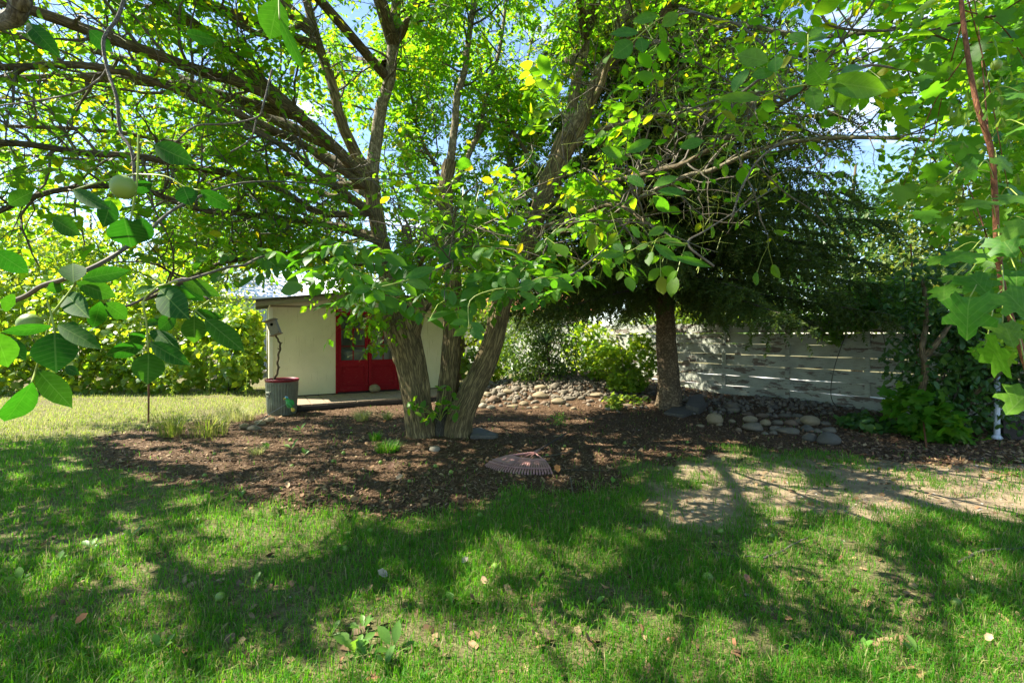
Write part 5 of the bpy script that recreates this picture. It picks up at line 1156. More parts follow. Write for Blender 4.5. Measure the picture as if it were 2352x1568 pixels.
PILE = [(90,1265,140,75,'pale'),(170,1200,80,40,'tan'),(325,1210,150,60,'grey'),(420,1250,110,70,'grey'),(512,1222,110,65,'grey'),(320,1272,120,90,'grey'),(205,1315,170,80,'tan'),(115,1355,140,85,'grey'),(640,1258,190,100,'tan'),(832,1240,130,115,'grey'),(630,1360,230,105,'tan'),(940,1318,150,80,'grey'),(1057,1300,95,65,'grey'),(1162,1270,110,90,'grey'),(1305,1185,110,65,'grey'),(1370,1235,90,55,'grey'),(1555,1238,90,80,'grey'),(1450,1285,120,70,'brown'),(1305,1300,120,45,'grey'),(1270,1345,130,45,'grey'),(1390,1355,260,70,'tan'),(1190,1395,110,70,'grey'),(1125,1350,110,60,'grey'),(1020,1400,190,70,'grey'),(828,1370,130,70,'grey'),(880,1442,230,100,'tan'),(862,1382,130,60,'grey'),(700,1460,110,70,'brown'),(570,1447,100,60,'grey'),(498,1400,90,75,'grey'),(412,1470,130,85,'tan'),(230,1415,100,60,'grey'),(150,1415,80,50,'grey'),(290,1450,80,60,'grey'),(175,1465,50,40,'grey'),(262,1507,170,55,'tan'),(570,1522,90,45,'tan'),(480,1530,80,45,'grey'),(1082,1537,90,60,'tan'),(1537,1537,90,65,'pale'),(1670,1525,110,45,'tan'),(1805,1495,150,60,'brown'),(1965,1475,180,45,'brown'),(2050,1390,110,80,'grey'),(2115,1330,130,80,'slate'),(2120,1258,130,80,'grey'),(2000,1345,50,40,'slate'),(2145,1455,90,60,'brown'),
        (640,1100,90,50,'grey'),(450,1170,110,45,'grey'),(830,1165,90,45,'grey'),(1040,1165,90,40,'grey'),(1110,1210,80,45,'grey'),(720,1240,60,60,'grey'),(360,1380,70,40,'grey'),(760,1310,70,45,'brown'),(950,1240,70,40,'grey'),(700,1310,60,50,'grey'),(1420,1195,70,40,'grey'),(1480,1210,60,40,'pale'),(1640,1300,60,35,'grey'),(1740,1380,70,40,'grey'),(1230,1460,80,35,'brown'),(560,1190,70,40,'grey')]
PILE = [(a*.1709+1133, b*.1709+674, c*.1709, e*.1709, m_) for a, b, c, e, m_ in PILE]
PILE += [(a*.2343+1056.5, b*.2343+827, c*.2343, e*.2343, m_) for a, b, c, e, m_ in [(290,215,75,50,'grey'),(262,285,90,50,'brown'),(268,330,90,62,'tan'),(338,312,72,75,'grey'),(330,382,130,80,'brown'),(205,400,100,60,'tan'),(225,442,95,62,'pale'),(305,455,90,50,'pale'),(450,420,40,40,'grey'),(520,300,50,40,'grey'),(560,350,60,40,'pale'),(820,420,70,45,'brown'),(640,330,50,60,'grey')]]
RIGHT = [(640,925,130,115,'tan'),(525,980,70,32,'tan'),(675,972,62,32,'tan'),(655,805,62,40,'slate'),(785,825,120,60,'grey'),(785,858,100,50,'grey'),(915,928,110,70,'tan'),(940,988,175,85,'grey'),(775,945,62,38,'tan'),(825,1012,60,42,'brown'),(1035,955,78,62,'tan'),(1130,955,92,52,'grey'),(1235,958,100,64,'brown'),(1300,948,62,60,'grey'),(1390,940,168,95,'tan'),(1110,1002,95,52,'grey'),(1215,1018,175,62,'grey'),(1098,1035,72,42,'grey'),(1362,1002,100,62,'slate'),(1385,1072,110,85,'slate'),(1530,1082,185,115,'slate'),(1030,1040,60,32,'grey'),(1535,1012,120,52,'grey'),(1505,962,100,42,'grey'),(1107,838,62,48,'slate'),(720,806,38,24,'grey'),(900,890,90,40,'brown'),(1010,900,90,45,'brown'),(1190,900,110,40,'grey'),(1290,905,90,40,'grey'),(700,860,60,40,'grey'),(1440,1020,80,40,'grey')]
RIGHT = [(a*.293+1454.7, b*.293+689, c*.293, e*.293, m_) for a, b, c, e, m_ in RIGHT]
CNAME = {'tan': 'tan', 'grey': 'grey', 'brown': 'brown', 'pale': 'pale', 'slate': 'dark grey'}
ORD = ['first', 'second', 'third', 'fourth', 'fifth', 'sixth', 'seventh', 'eighth', 'ninth', 'tenth', 'eleventh', 'twelfth', 'thirteenth', 'fourteenth', 'fifteenth', 'sixteenth', 'seventeenth', 'eighteenth', 'nineteenth', 'twentieth']
def name_rows(lst, place, rows):
    """stones told apart by shape, colour, row and order along the row"""
    ys = sorted(q[1]+q[3]/2 for q in lst); cuts = [ys[len(ys)*k//len(rows)] for k in range(1, len(rows))]
    byrow = {}
    for q in lst: byrow.setdefault(sum(q[1]+q[3]/2 >= c for c in cuts), []).append(q)
    for r, qs in byrow.items():
        cnt = {}
        for q in sorted(qs, key=lambda t: t[0]):
            asp = q[2]/q[3]; ln_ = 'long flat' if asp > 2.3 else 'oval' if asp > 1.45 else 'rounded'; sz = 'large ' if q[2] > 26 else 'small ' if q[2] < 14 else ''
            key = f"{sz}{CNAME[q[4]]} {ln_}"; cnt[key] = cnt.get(key, 0)+1
            yield q, f"{ORD[cnt[key]-1]} {key} stone from the left, {rows[r]} {place}"
for q, lab in name_rows(PILE, 'rock pile', ['top row of', 'upper row of', 'lower row of', 'bottom row of']): stone(*q, lab, 'river stones in the rock pile')
for q, lab in name_rows(RIGHT, 'stones by fence', ['back row of', 'middle row of', 'front row of']): stone(*q, lab, 'river stones along the fence')
for a, b, c, e, m_, lab in [(980,165,92,62,'tan','tan river stone at the outer end of the four by the trash can'),(1065,183,130,52,'grey','long grey river stone lying in front of the four by the trash can'),(1118,135,115,62,'tan','tan oval river stone third along the four by the trash can'),(1205,108,100,55,'tan','tan oval river stone touching the foot of the trash can')]:
    stone(a*.2604+306, b*.2604+934, c*.2604, e*.2604, m_, lab, 'river stones by the trash can')
stone(998, 1029, 26, 17, 'pale', 'small pale stone lying on the mulch in front of the walnut stems')
ds = put('river_stone', stone_mesh(2, 'tan')); c = S(D0+.83, .20, FLOOR-.02+.10); ds.matrix_basis = Matrix.Translation(Vector(c)) @ Matrix.Diagonal((.135, .11, .115, 1)); tag(ds, 'rounded tan stone standing on the deck as a doorstop against the red doors', 'stone')
def rubble(cx, cy, rx, ry, n):
    mb = MB(); q = rng.normal(size=(n, 2))*.55; x = cx+q[:, 0]*rx; y = cy+q[:, 1]*ry; z = hgt(x, y); s = rng.uniform(.012, .06, n)
    bm = bmesh.new(); bmesh.ops.create_icosphere(bm, subdivisions=1, radius=1.); V0 = np.array([v.co for v in bm.verts]); F0 = np.array([[v.index for v in f.verts] for f in bm.faces]); bm.free()
    Rm = frames(rand_dirs(n), rand_dirs(n)); V, F = batch((V0*[1.2, .9, .7], [F0]), Rm, np.stack([x, y, z+s*.2], -1), s)
    V = V+rng.normal(size=V.shape)*.003
    return putv('rubble', V, F, island_mat('rubble', [(.10,.085,.06),(.18,.15,.10),(.08,.065,.05),(.22,.19,.14),(.14,.10,.065)]), smooth=True)
tag(rubble(1.3, 11.2, 2.6, 1.1, 1500), kind='stuff'); o = rubble(5.4, 9.6, 2.2, .8, 500); o.name = 'rubble'; tag(o, kind='stuff')
def slab(pts, th, m, label, cat='slab', name='stone_slab'):
    g = [ghit(*p) for p in pts]; n = len(g); V = np.array([q+[0, 0, -.03] for q in g]+[q+[0, 0, th*rng.uniform(.8, 1.1)] for q in g])
    F4 = [(i, (i+1) % n, n+(i+1) % n, n+i) for i in range(n)]; F3 = [(n, n+i, n+i+1) for i in range(1, n-1)]
    me = mesh(name, V, [np.array(F4), np.array(F3)], M[m]); o = put(name, me); mod = o.modifiers.new('b', 'BEVEL'); mod.width = .012; mod.segments = 2
    return tag(o, label, cat)
slab([(1080,1008),(1085,990),(1105,988),(1145,1004),(1140,1008)], .05, 'slate', 'flat triangular dark stone slab beside the foot of the right walnut stem')
slab([(1525,952),(1545,940),(1590,935),(1600,948),(1570,960)], .05, 'slate', 'flat dark slate slab at the foot of the spruce trunk')
slab([(1575,945),(1590,922),(1612,918),(1622,940),(1605,952)], .13, 'slate', 'upright dark slate slab beside the spruce trunk')

# ------------------------------------------------------------------ trash can planter, birdhouse on a crooked stick, parrot ornament
g = ghit(631, 956); CX = np.array([g[0], g[1]+.28, g[2]])
can = empty('trash_can', CX, 'ribbed galvanised trash can with a red rim used as a planter', 'trash can')
nr_ = 160; aa = np.arange(nr_)/nr_*2*np.pi; prof = [(.245,0),(.25,.03),(.253,.04),(.262,.20),(.276,.44),(.284,.575),(.288,.58),(.288,.66)]
V = []; 
for k, (r, z) in enumerate(prof):
    flute = .007*np.sign(np.cos(aa*34))*np.abs(np.cos(aa*34))**.5 if 2 <= k <= 5 else 0*aa
    rr = r+flute; V.append(np.stack([rr*np.cos(aa), rr*np.sin(aa), np.full(nr_, z)], -1))
V = np.concatenate(V)+CX; i, j = np.meshgrid(np.arange(len(prof)-1), np.arange(nr_), indexing='ij'); k = (j+1) % nr_
putv('body', V, np.stack([i*nr_+j, i*nr_+k, (i+1)*nr_+k, (i+1)*nr_+j], -1).reshape(-1, 4), M['galv'], can, smooth=True)
V, F = lathe([(.2885,.625),(.294,.628),(.299,.645),(.303,.664),(.301,.674),(.291,.677),(.284,.66),(.284,.6)], 64); putv('rim', V+CX, F, M['can_red'], can, smooth=True)
V, F = lathe([(.0,.63),(.1,.632),(.2,.625),(.282,.615)], 40); V[:, 2] += (fbm(V[:, 0]*18, V[:, 1]*18, 2)-.5)*.03; putv('soil', V+CX, F, M['potsoil'], can, smooth=True)
ha = math.atan2(-1, -.55); hc = CX+np.array([math.cos(ha)*.277, math.sin(ha)*.277, .42]); ht = np.array([-math.sin(ha), math.cos(ha), 0]); ho = np.array([math.cos(ha), math.sin(ha), 0])
mb = MB(); mb.tube([hc+ht*a*.05+ho*.014+[0, 0, -.055*math.sqrt(max(0, 1-a*a))] for a in np.linspace(-1, 1, 13)], .006, 7); mb.box(hc+ho*.006+[0, 0, .012], (.13, .016, .03), rotz(ha+math.pi/2)); mb.build('handle', M['galv'], can, True)
dS = CX[1]
sp = catmull([P(627,884,dS),(P(632,866,dS)),P(638,852,dS),P(637.5,835,dS),P(639,818,dS),P(643,800,dS),P(643,789,dS),P(638,780,dS),P(634,770,dS)], 5)
sp[:, 0] += .008*np.sin(np.arange(len(sp))*1.1); stk = empty('crooked_stick', sp[0], 'crooked bare branch planted upright in the trash can, carrying the birdhouse', 'stick')
V, F, uv = tube(sp, np.linspace(.024, .017, len(sp)), 12); putv('branch', V, F, M['limb_bark'], stk, smooth=True, uv=uv)
for k, dv in ((12, (.06, -.02, .03)), (24, (-.05, -.03, .04)), (30, (.05, 0, .03))): mb = MB(); mb.tube([sp[k], sp[k]+np.array(dv)*.7], [.012, .009], 7); mb.build('stub', M['limb_bark'], stk)
bc = P(629, 752, dS-.02); bh = empty('birdhouse', bc, 'weathered wooden birdhouse with a round hole leaning on top of the crooked stick', 'birdhouse')
tl = R(-21); BR = Matrix.Rotation(tl, 3, 'Y') @ Matrix.Rotation(R(10), 3, 'Z'); BRn = np.array(BR)
def bbox_(name, c, s, m=M['greywood']): mb = MB(); mb.box(bc+BRn@np.array(c), s, BRn); return mb.build(name, m, bh)
bw, bd, hh = .165, .15, .27
# front panel with a real hole
ang = np.arange(24)/24*2*np.pi; hol = np.stack([.03*np.cos(ang), np.full(24, 0.), .055+.03*np.sin(ang)], -1)
sq = []
for a in ang:
    c_, s_ = math.cos(a), math.sin(a); f = min((bw/2)/max(abs(c_), 1e-6), ((hh/2-.055) if s_ > 0 else (hh/2+.055))/max(abs(s_), 1e-6)); sq.append((c_*f, 0, .055+s_*f))
sq = np.array(sq); Vf = np.concatenate([hol, sq, hol+[0, .014, 0], sq+[0, .014, 0]])+[0, -bd/2, 0]; q = np.arange(24); q1 = (q+1) % 24
putv('front', (BRn@Vf.T).T+bc, [np.stack([q, q1, 24+q1, 24+q], -1), np.stack([48+q, 72+q, 72+q1, 48+q1], -1), np.stack([q, 48+q, 48+q1, q1], -1), np.stack([24+q, 24+q1, 72+q1, 72+q], -1)], M['greywood'], bh)
bbox_('back', (0, bd/2-.007, 0), (bw, .014, hh)); bbox_('side', (-bw/2+.0065, .0, 0), (.013, bd-.03, hh)); bbox_('side', (bw/2-.0065, 0, 0), (.013, bd-.03, hh))
bbox_('bottom', (0, -.01, -hh/2-.008), (bw+.03, bd+.05, .015)); bbox_('roof', (-.012, -.02, hh/2+.008), (bw+.06, bd+.09, .016)); bbox_('inside', (0, .02, 0), (bw-.03, .004, hh-.02), M['black'])  # black plate behind the hole paints the shade within
# parrot on a thin wire
pb_ = P(659.5, 917.5, 8.15); pt = P(670, 936, 8.12); par = empty('parrot_ornament', pb_, 'small green parrot ornament with a blue head and yellow tail on a thin wire', 'ornament')
ax = unit(pt-pb_); prof = [(.0,-.062),(.020,-.056),(.033,-.035),(.034,-.012),(.030,.008),(.040,.035),(.047,.075),(.044,.115),(.030,.150),(.014,.175),(0,.182)]
V, F = lathe(prof, 18); xr = unit(np.cross(ax, [0, 1., 0])); BM = np.stack([xr, np.cross(ax, xr), ax], 1); V = V@BM.T+pb_
me = mesh('body', V, F, M['bird_green'], True); me.materials.append(M['bird_blue']); zz = (V-pb_)@ax
for p_ in me.polygons:
    if np.mean([zz[v] for v in p_.vertices]) < -.004: p_.material_index = 1
put('body', me, par)
for sg in (-1, 1):
    T = leaflet([(0,.12),(.25,.26),(.6,.22),(1,0)], .3, .1); Rm = frames((ax+xr*sg*.18)[None], (xr*sg*.8+np.array([0, -.6, .2]))[None]); V, F = batch(T, Rm, (pb_+ax*.03+xr*sg*.04)[None], np.array([.13])); putv('wing', V, F, M['bird_green'], par, smooth=True)
    V, F = lathe([(0,-.006),(.005,-.004),(.0065,0),(.005,.004),(0,.006)], 8); putv('eye', V+pb_+xr*sg*.024-ax*.03+[0, -.026, 0], F, M['bird_dark'], par, smooth=True)
mb = MB(); mb.tube(catmull([pb_-ax*.03+[0, -.03, 0], pb_-ax*.028+[-.02, -.052, 0], pb_-ax*.006+[-.022, -.056, -.01]], 4), np.linspace(.014, .002, 9), 8); mb.build('beak', M['bird_yellow'], par, True)
mb = MB(); mb.tube([pb_+ax*.165, pb_+ax*.21, pb_+ax*.235, pb_+ax*.25], [.012, .034, .03, .008], 12); mb.build('tail', M['bird_yellow'], par, True)
mb = MB(); wg = ghit(567, 990); mb.tube([wg+[0, 0, -.03], wg*.5+pb_*.5, pb_+ax*.06], .0035, 5); mb.build('wire', M['wire'], par, True)

# ------------------------------------------------------------------ rake
hub = ghit(1229, 1052)+[0, 0, .07]; tipc = ghit(1168, 1096); rk = empty('leaf_rake', hub, 'faded pinkish red plastic leaf rake lying on the mulch', 'rake')
ax0 = (tipc-hub); a_mid = math.atan2(ax0[1], ax0[0]); half = R(34)
def RK(r, a, z): return np.array([hub[0]+.84*r*math.cos(a), hub[1]+.84*r*math.sin(a), hub[2]+z])
def rz(r): return -.02-.02*(r/.8)+.05*math.sin(min(r/.8, 1)*2.6)
na = 27; angs = a_mid+np.linspace(-half, half, na)
tm_b = MB()
for k, a in enumerate(angs):
    mb = MB(); w_ = .0095; r_ = np.array([.50, .58, .68, .78, .845, .86]); z_ = np.array([rz(.5), rz(.58), rz(.68), rz(.78)-.01, rz(.84)-.03, rz(.84)-.075])
    c = np.array([RK(r, a, z) for r, z in zip(r_, z_)]); sd = np.array([-math.sin(a), math.cos(a), 0]); V = []
    for q in range(6):
        for (s_, t_) in ((-w_, -.003), (w_, -.003), (w_, .003), (-w_, .003)): V.append(c[q]+sd*s_+[0, 0, t_])
    F = [(q*4+e, q*4+(e+1) % 4, q*4+4+(e+1) % 4, q*4+4+e) for q in range(5) for e in range(4)]+[(20, 21, 22, 23), (3, 2, 1, 0)]
    putv('tine', np.array(V), np.array(F), M['pinkrake'], rk)
def sector(r0, r1, a0, a1, n, th, zoff=0.):
    V = []
    for a in np.linspace(a0, a1, n):
        for r, t in ((r0, 0), (r1, 0), (r1, th), (r0, th)): V.append(RK(r, a, rz(r)+t+zoff))
    F = [(q*4+e, q*4+(e+1) % 4, q*4+4+(e+1) % 4, q*4+4+e) for q in range(n-1) for e in range(4)]; return np.array(V), np.array(F)
V, F = sector(.44, .52, a_mid-half-.02, a_mid+half+.02, 30, .008, .001); putv('band', V, F, M['pinkrake'], rk)
V, F = sector(.76, .79, a_mid-half-.01, a_mid+half+.01, 30, .007, -.002); putv('cross_band', V, F, M['pinkrake'], rk)
V, F = sector(.50, .74, a_mid-half-.015, a_mid-half+.5, 12, .004, .005); putv('solid_panel', V, F, M['pinkrake'], rk)
for a, w0 in ((a_mid-half+.03, .02), (a_mid-.12, .009), (a_mid+.15, .009), (a_mid+half-.03, .013)):
    mb = MB(); mb.tube([RK(.0, a, .0), RK(.22, a, rz(.22)), RK(.45, a, rz(.45)+.004)], [w0*.8, w0*.7, w0*.6], 6); mb.build('rib', M['pinkrake'], rk)
he = ghit(1300, 1000)+[0, 0, .03]; hd = unit(he-hub)
mb = MB(); mb.tube([hub-hd*.06, hub, hub+hd*.16], [.016, .021, .018], 10); mb.build('socket', M['pinkrake'], rk, True)
mb = MB(); mb.tube([hub+hd*.10, hub+hd*.7, he, he+hd*.05], [.0135, .0135, .0135, .008], 10); mb.build('handle', M['darkwood'], rk, True)

# thin stake on the lawn
g = ghit(341, 972); sk = empty('stake', g, 'thin rusty metal stake standing at the edge of the lawn', 'stake'); mb = MB(); mb.tube([g-[0, 0, .1], g+[.004, 0, .7], g+[.0, 0, 1.38]], .0145, 8); mb.build('rod', M['rust'], sk, True)
mb = MB(); mb.box(g+[0, -.012, 1.3], (.035, .006, .05)); mb.build('tab', M['rust'], sk)

# ------------------------------------------------------------------ loose things on the ground
def near_what(a, b):
    return a, b
NUTS = [(470,1092,.9,'green walnut just above a pair at the edge of the mulch'),(445,1108,.9,'green walnut, outer one of a pair at the edge of the mulch'),(458,1108,.9,'green walnut, inner one of a pair at the edge of the mulch'),(195,1083,.9,'green walnut alone in the dark lawn near the drooping leaves'),
 (456,1198,1,'green walnut at the left end of the sunlit lawn patch'),(505,1378,1.15,'large green walnut alone in the dark green lawn'),(792,1264,1,'pale walnut in the middle of the sunlit lawn'),(850,1223,1,'green walnut at the top of the sunlit lawn patch'),(802,1228,.9,'brownish green walnut beside another at the top of the sunlit lawn'),
 (1102,1186,1,'green walnut on the grass below the rake'),(874,1062,1,'green walnut on the mulch in front of the trash can side'),(1000,1071,1,'green walnut on the mulch between walnut stems and rake'),(1036,1085,1,'green walnut on the mulch left of the rake tines'),(1134,1060,1,'green walnut just behind the rake tines'),(671,1070,.9,'green walnut on the open mulch below the weeds'),
 (1137,1306,1.1,'pale green walnut in the brightest sunlit grass'),(1655,1223,1,'yellow green walnut on thin grass above the forked twig'),(1626,1333,1.35,'largest green walnut sunk in the grass below the forked twig'),(1771,1233,.9,'walnut beside the forked twig'),(2196,1391,1.1,'walnut in the lush grass near the lower right'),
 (667,1011,1.1,'green walnut under the small weed in front of the trash can'),(789,1041,1.1,'bright green walnut on the mulch in line with the deck'),(765,1059,.9,'dull green walnut below the bright one on the mulch'),(761,977,.8,'green walnut near the deck edge, first of a loose row'),(806,982,.8,'green walnut near the pale grass tuft'),(807,993,.8,'green walnut in front of the one near the pale grass tuft'),(907,977,.8,'green walnut beside the dark walnut stem'),(493,1042,.9,'pale walnut on the sunlit mulch'),
 (1435,1017,1,'green walnut on the dark bare soil in front of the spruce'),(1537,1046,1.2,'large green walnut on bare soil below the spruce'),(1579,1016,1,'yellow green walnut on soil beside the stones'),(1256,1047,1,'yellow green walnut beside the rake handle'),(1297,1024,.9,'green walnut near the rake handle end'),(1123,962,.9,'green walnut between the right stem and the rock pile'),
 (1760,1120,.8,'walnut on the bare dirt below the stones'),(705,1035,.8,'walnut among chips beside the small weed'),(560,1130,.8,'walnut at the grassy mulch edge'),(940,1105,.8,'walnut near the tan dead leaf')]
for a, b, s, lab in NUTS:
    g = ghit(a, b+3); r = .0235*s; o = put('walnut', NUT); o.matrix_basis = Matrix.Translation((g[0], g[1], g[2]+r*.75)) @ Matrix.Rotation(rng.uniform(0, 3), 4, 'X') @ Matrix.Scale(r, 4); tag(o, lab, 'walnut', 'fallen green walnuts')
DEADT = (lambda T: T)(leaflet([(0,.02),(.12,.2),(.3,.34),(.5,.30),(.68,.34),(.85,.15),(1,0)], .55, -.35))
DEADL = [(1390,1362,.13,'dead_tan','large tan dead leaf standing in the lawn above the dandelion'),(1357,1485,.14,'dead_brown','curled brown dead leaf in the front lawn'),(1090,1383,.09,'dead_brown','dark brown curled leaf in the lawn'),(890,1332,.11,'dead_pale','pale grey curled leaf in the lawn below the sunlit patch'),(1118,1350,.08,'dead_tan','small tan leaf beside the dark curled leaf'),(100,1258,.13,'dead_tan','tan leaf in the dark lawn at the far side'),(173,1444,.09,'dead_orange','orange leaf in the dark front lawn'),(2285,1306,.07,'dead_orange','bright orange leaf in grass beside the grey stick'),
 (910,1105,.12,'dead_tan','tan leaf on mulch left of the rake'),(890,1082,.16,'dead_brown','brown crumpled leaf on mulch in front of the walnut stems'),(1282,1088,.16,'dead_orange','orange brown leaf beside the rake corner'),(1517,1190,.09,'dead_yellow','yellow leaf on the bare soil patch'),(2262,1483,.07,'dead_tan','small tan leaf in the lush grass'),(1660,1062,.1,'dead_yellow','yellow leaf on soil in front of the stones'),(1850,1100,.1,'dead_yellow','yellow leaf on the bare dirt'),(1450,1110,.1,'dead_yellow','yellow leaf below the rake side of the soil'),(2110,1085,.12,'dead_orange','orange leaf under the bright seedling'),(1720,1350,.09,'dead_brown','small rusty leaf in the lawn below the forked twig'),(1620,1105,.1,'dead_tan','tan leaf on the thin grass edge'),(2050,1110,.1,'dead_yellow','yellow leaf on dirt near the litter'),(1060,1300,.08,'dead_pale','pale stalk leaf in the bright sunlit grass'),(660,1125,.1,'dead_tan','tan leaf at the grassy mulch edge'),(880,970,.1,'dead_orange','orange leaf by the deck edge')]
for a, b, s, mm, lab in DEADL:
    s *= .62
    g = ghit(a, b+4); a_ = rng.uniform(0, 6.28); dr_ = np.array([[math.cos(a_), math.sin(a_), .35]]); nr__ = np.array([[rng.uniform(-.5, .5), -.55, .8]])
    Rm = frames(dr_, nr__)[0]; o = leaf_object('dead_leaf', tmpl_mesh('dead_leaf', DEADT, M[mm]), Rm, g+[0, 0, .035], s, None); tag(o, lab, 'leaf', 'dead leaves on the ground')
STK_ = [([(1640,1275),(1690,1284),(1752,1287)],.005,'straight pale twig, lower arm of the forked twigs on the lawn'),([(1752,1290),(1800,1270),(1862,1236)],.007,'grey twig on the lawn meeting the pale one at an angle'),([(2200,1303),(2250,1276),(2290,1270),(2365,1266)],.009,'bent grey stick in grass at the side of the bare dirt'),([(1185,1036),(1215,1048),(1240,1052)],.006,'short pale twig crossing the rake hub'),([(1225,1053),(1270,1050),(1330,1036)],.006,'pale twig lying from the rake hub towards the soil'),([(1310,1100),(1318,1140),(1342,1172)],.006,'thin grey twig on thin grass below the rake corner'),([(1260,1090),(1300,1082),(1400,1085)],.004,'long thin twig on the soil beside the rake'),([(1535,952),(1580,930),(1608,912)],.012,'curved bare stick leaning over the slate slabs by the spruce'),([(1690,925),(1760,935),(1800,930),(1850,948)],.008,'tangled dead twig on the stones along the fence'),([(1780,950),(1840,930),(1880,960)],.007,'dead twig propped on the stones at the fence foot'),([(410,1128),(455,1130),(500,1138)],.005,'pale sliver twig at the mulch edge near the paired walnuts'),([(1240,955),(1330,963),(1420,958)],.006,'long thin twig along the foot of the rock pile')]
for pth, r, lab in STK_:
    p = catmull([ghit(*q)+[0, 0, r*1.5+.012] for q in pth], 6); p[:, 2] += rng.normal(size=len(p))*.003; V, F, uv = tube(p, np.linspace(r, r*.6, len(p)), 6); o = putv('fallen_twig', V, F, M['grey_twig'], smooth=True, uv=uv); tag(o, lab, 'twig', 'fallen twigs')
DAND = leaflet([(0,.015),(.2,.04),(.3,.09),(.38,.06),(.5,.13),(.58,.09),(.72,.17),(.86,.14),(1,0)], .4, .25)
OVAL = leaflet([(0,.02),(.3,.03),(.45,.13),(.65,.19),(.85,.14),(1,0)], .3, .3)
WEEDS = [(815,1500,9,.17,DAND,'dandelion with tall pale leaves in the front lawn'),(845,1515,8,.15,DAND,'dandelion clump beside the tall pale leaved one in the front lawn'),(905,1500,4,.19,OVAL,'upright broad leaved weed right of the dandelion clump'),(760,1462,4,.13,DAND,'small dandelion left of the big clump'),(880,1540,6,.14,OVAL,'low broad leaved weed at the front edge of the lawn'),(835,1450,5,.16,DAND,'dandelion leaves standing behind the big clump'),(1370,1395,4,.10,OVAL,'small broad leaved weed beside the large tan leaf'),(1440,1462,4,.09,OVAL,'small round leaved weed in the lawn under the bare strip'),(1160,1142,3,.12,DAND,'young weed at the grass edge below the rake'),(1040,1395,4,.13,DAND,'weed leaves beside the dark curled leaf'),
 (670,1030,4,.14,OVAL,'small weed on the mulch in front of the trash can'),(690,990,4,.15,OVAL,'leafy weed between trash can and pale tufts'),(617,1030,4,.13,OVAL,'bright seedling weed on the sunlit mulch'),(700,1046,3,.12,OVAL,'single leaf weed on the mulch beside a walnut'),(555,1143,3,.09,OVAL,'small weed at the grassy mulch edge'),(300,1235,4,.12,DAND,'weed in the dark lawn near a tan leaf'),(210,1260,5,.11,OVAL,'pale weed leaves in the dark lawn'),(130,1300,4,.10,OVAL,'weed leaves at the dark side of the lawn'),(1980,1495,4,.10,OVAL,'broad pale leaves in lush grass'),(2030,1470,4,.09,OVAL,'two leaved weed in lush grass above the broad leaves'),(2110,1510,6,.12,OVAL,'leafy weed in the lush corner of the lawn'),(2240,1380,4,.12,OVAL,'tall leaf weed in the lush grass near a walnut'),(1750,1405,3,.09,OVAL,'narrow weed in the lawn below the largest walnut'),(370,1500,4,.13,DAND,'weed with arching leaf in the sunny front corner'),(50,1340,5,.11,OVAL,'weed at the dark lawn edge'),(1725,1068,3,.08,OVAL,'tiny weed on the bare soil'),(1405,1112,3,.08,OVAL,'tiny weed beside the thin grass'),(580,1350,3,.10,DAND,'thin weed near the sun fleck in the lawn')]
for a, b, nl, s, T, lab in WEEDS:
    g = ghit(a, b); r = empty('weed', g, lab, 'weed', 'weeds in the lawn and mulch'); key = 'weed_blade' if T is DAND else 'weed_oval'
    for k in range(nl):
        az = rng.uniform(0, 6.28); el = rng.uniform(.45, 1.35); d_ = np.array([math.cos(az)*math.cos(el), math.sin(az)*math.cos(el)*.8, math.sin(el)])
        leaf_object('leaf', tmpl_mesh(key, T, M['weed_leaf']), frames(d_[None], np.array([[-d_[0], -d_[1]-.4, .8]]))[0], g, s*rng.uniform(.6, 1.1)*(.7 if b > 1350 else .9), r)

# tufts of ornamental and dry grass
def tuft(label, a, b, n, ln, spread, m, cat='grass clump', lean=.6):
    g = ghit(a, b); V = []; F3 = []; F4 = []
    for k in range(n):
        az = rng.uniform(0, 6.28); r0 = spread*math.sqrt(rng.random()); p0 = g+[math.cos(az)*r0, math.sin(az)*r0, -.01]; az2 = az+rng.normal()*.5; h = ln*rng.uniform(.5, 1.1); le = lean*rng.uniform(.2, 1.2); w_ = .0035; dv = np.array([math.cos(az2), math.sin(az2), 0]); sd = np.array([-dv[1], dv[0], 0])
        b0 = len(V)
        for t, wv_ in ((0, 1), (.4, .9), (.75, .6)):
            c = p0+dv*le*h*t*t+np.array([0, 0, h*(t-.35*le*t*t)]); V += [c+sd*w_*wv_, c-sd*w_*wv_]
        V.append(p0+dv*le*h+np.array([0, 0, h*(1-.45*le)])); F4 += [(b0, b0+1, b0+3, b0+2), (b0+2, b0+3, b0+5, b0+4)]; F3.append((b0+4, b0+5, b0+6))
    o = putv('grass_tuft', np.array(V), [np.array(F4), np.array(F3)], M[m]); return tag(o, label, cat)
tuft('pale fountain grass tuft in the mulch before the deck', 832, 966, 260, .28, .10, 'dry_grass', lean=1.1); tuft('smaller pale grass tuft beside the left walnut stem', 890, 963, 170, .22, .07, 'dry_grass', lean=1.1)
tuft('tall dry grass clump beside the thin stake', 392, 1000, 190, .5, .17, 'weedgrass', lean=.7); tuft('tall dry grass clump between stake and trash can stones', 480, 1000, 190, .5, .24, 'weedgrass', lean=.7); tuft('yellowish grass clump left of the trash can', 545, 965, 300, .34, .3, 'dry_grass', lean=.6)
tuft('dark green grassy herb at the foot of the left walnut stem', 890, 1035, 320, .17, .15, 'grass', lean=.9); tuft('small dark green herb beside the grassy herb', 862, 1010, 160, .15, .08, 'grass', lean=.7); tuft('small pale grass tuft on the sunlit mulch', 590, 1042, 90, .16, .08, 'dry_grass', lean=.8)
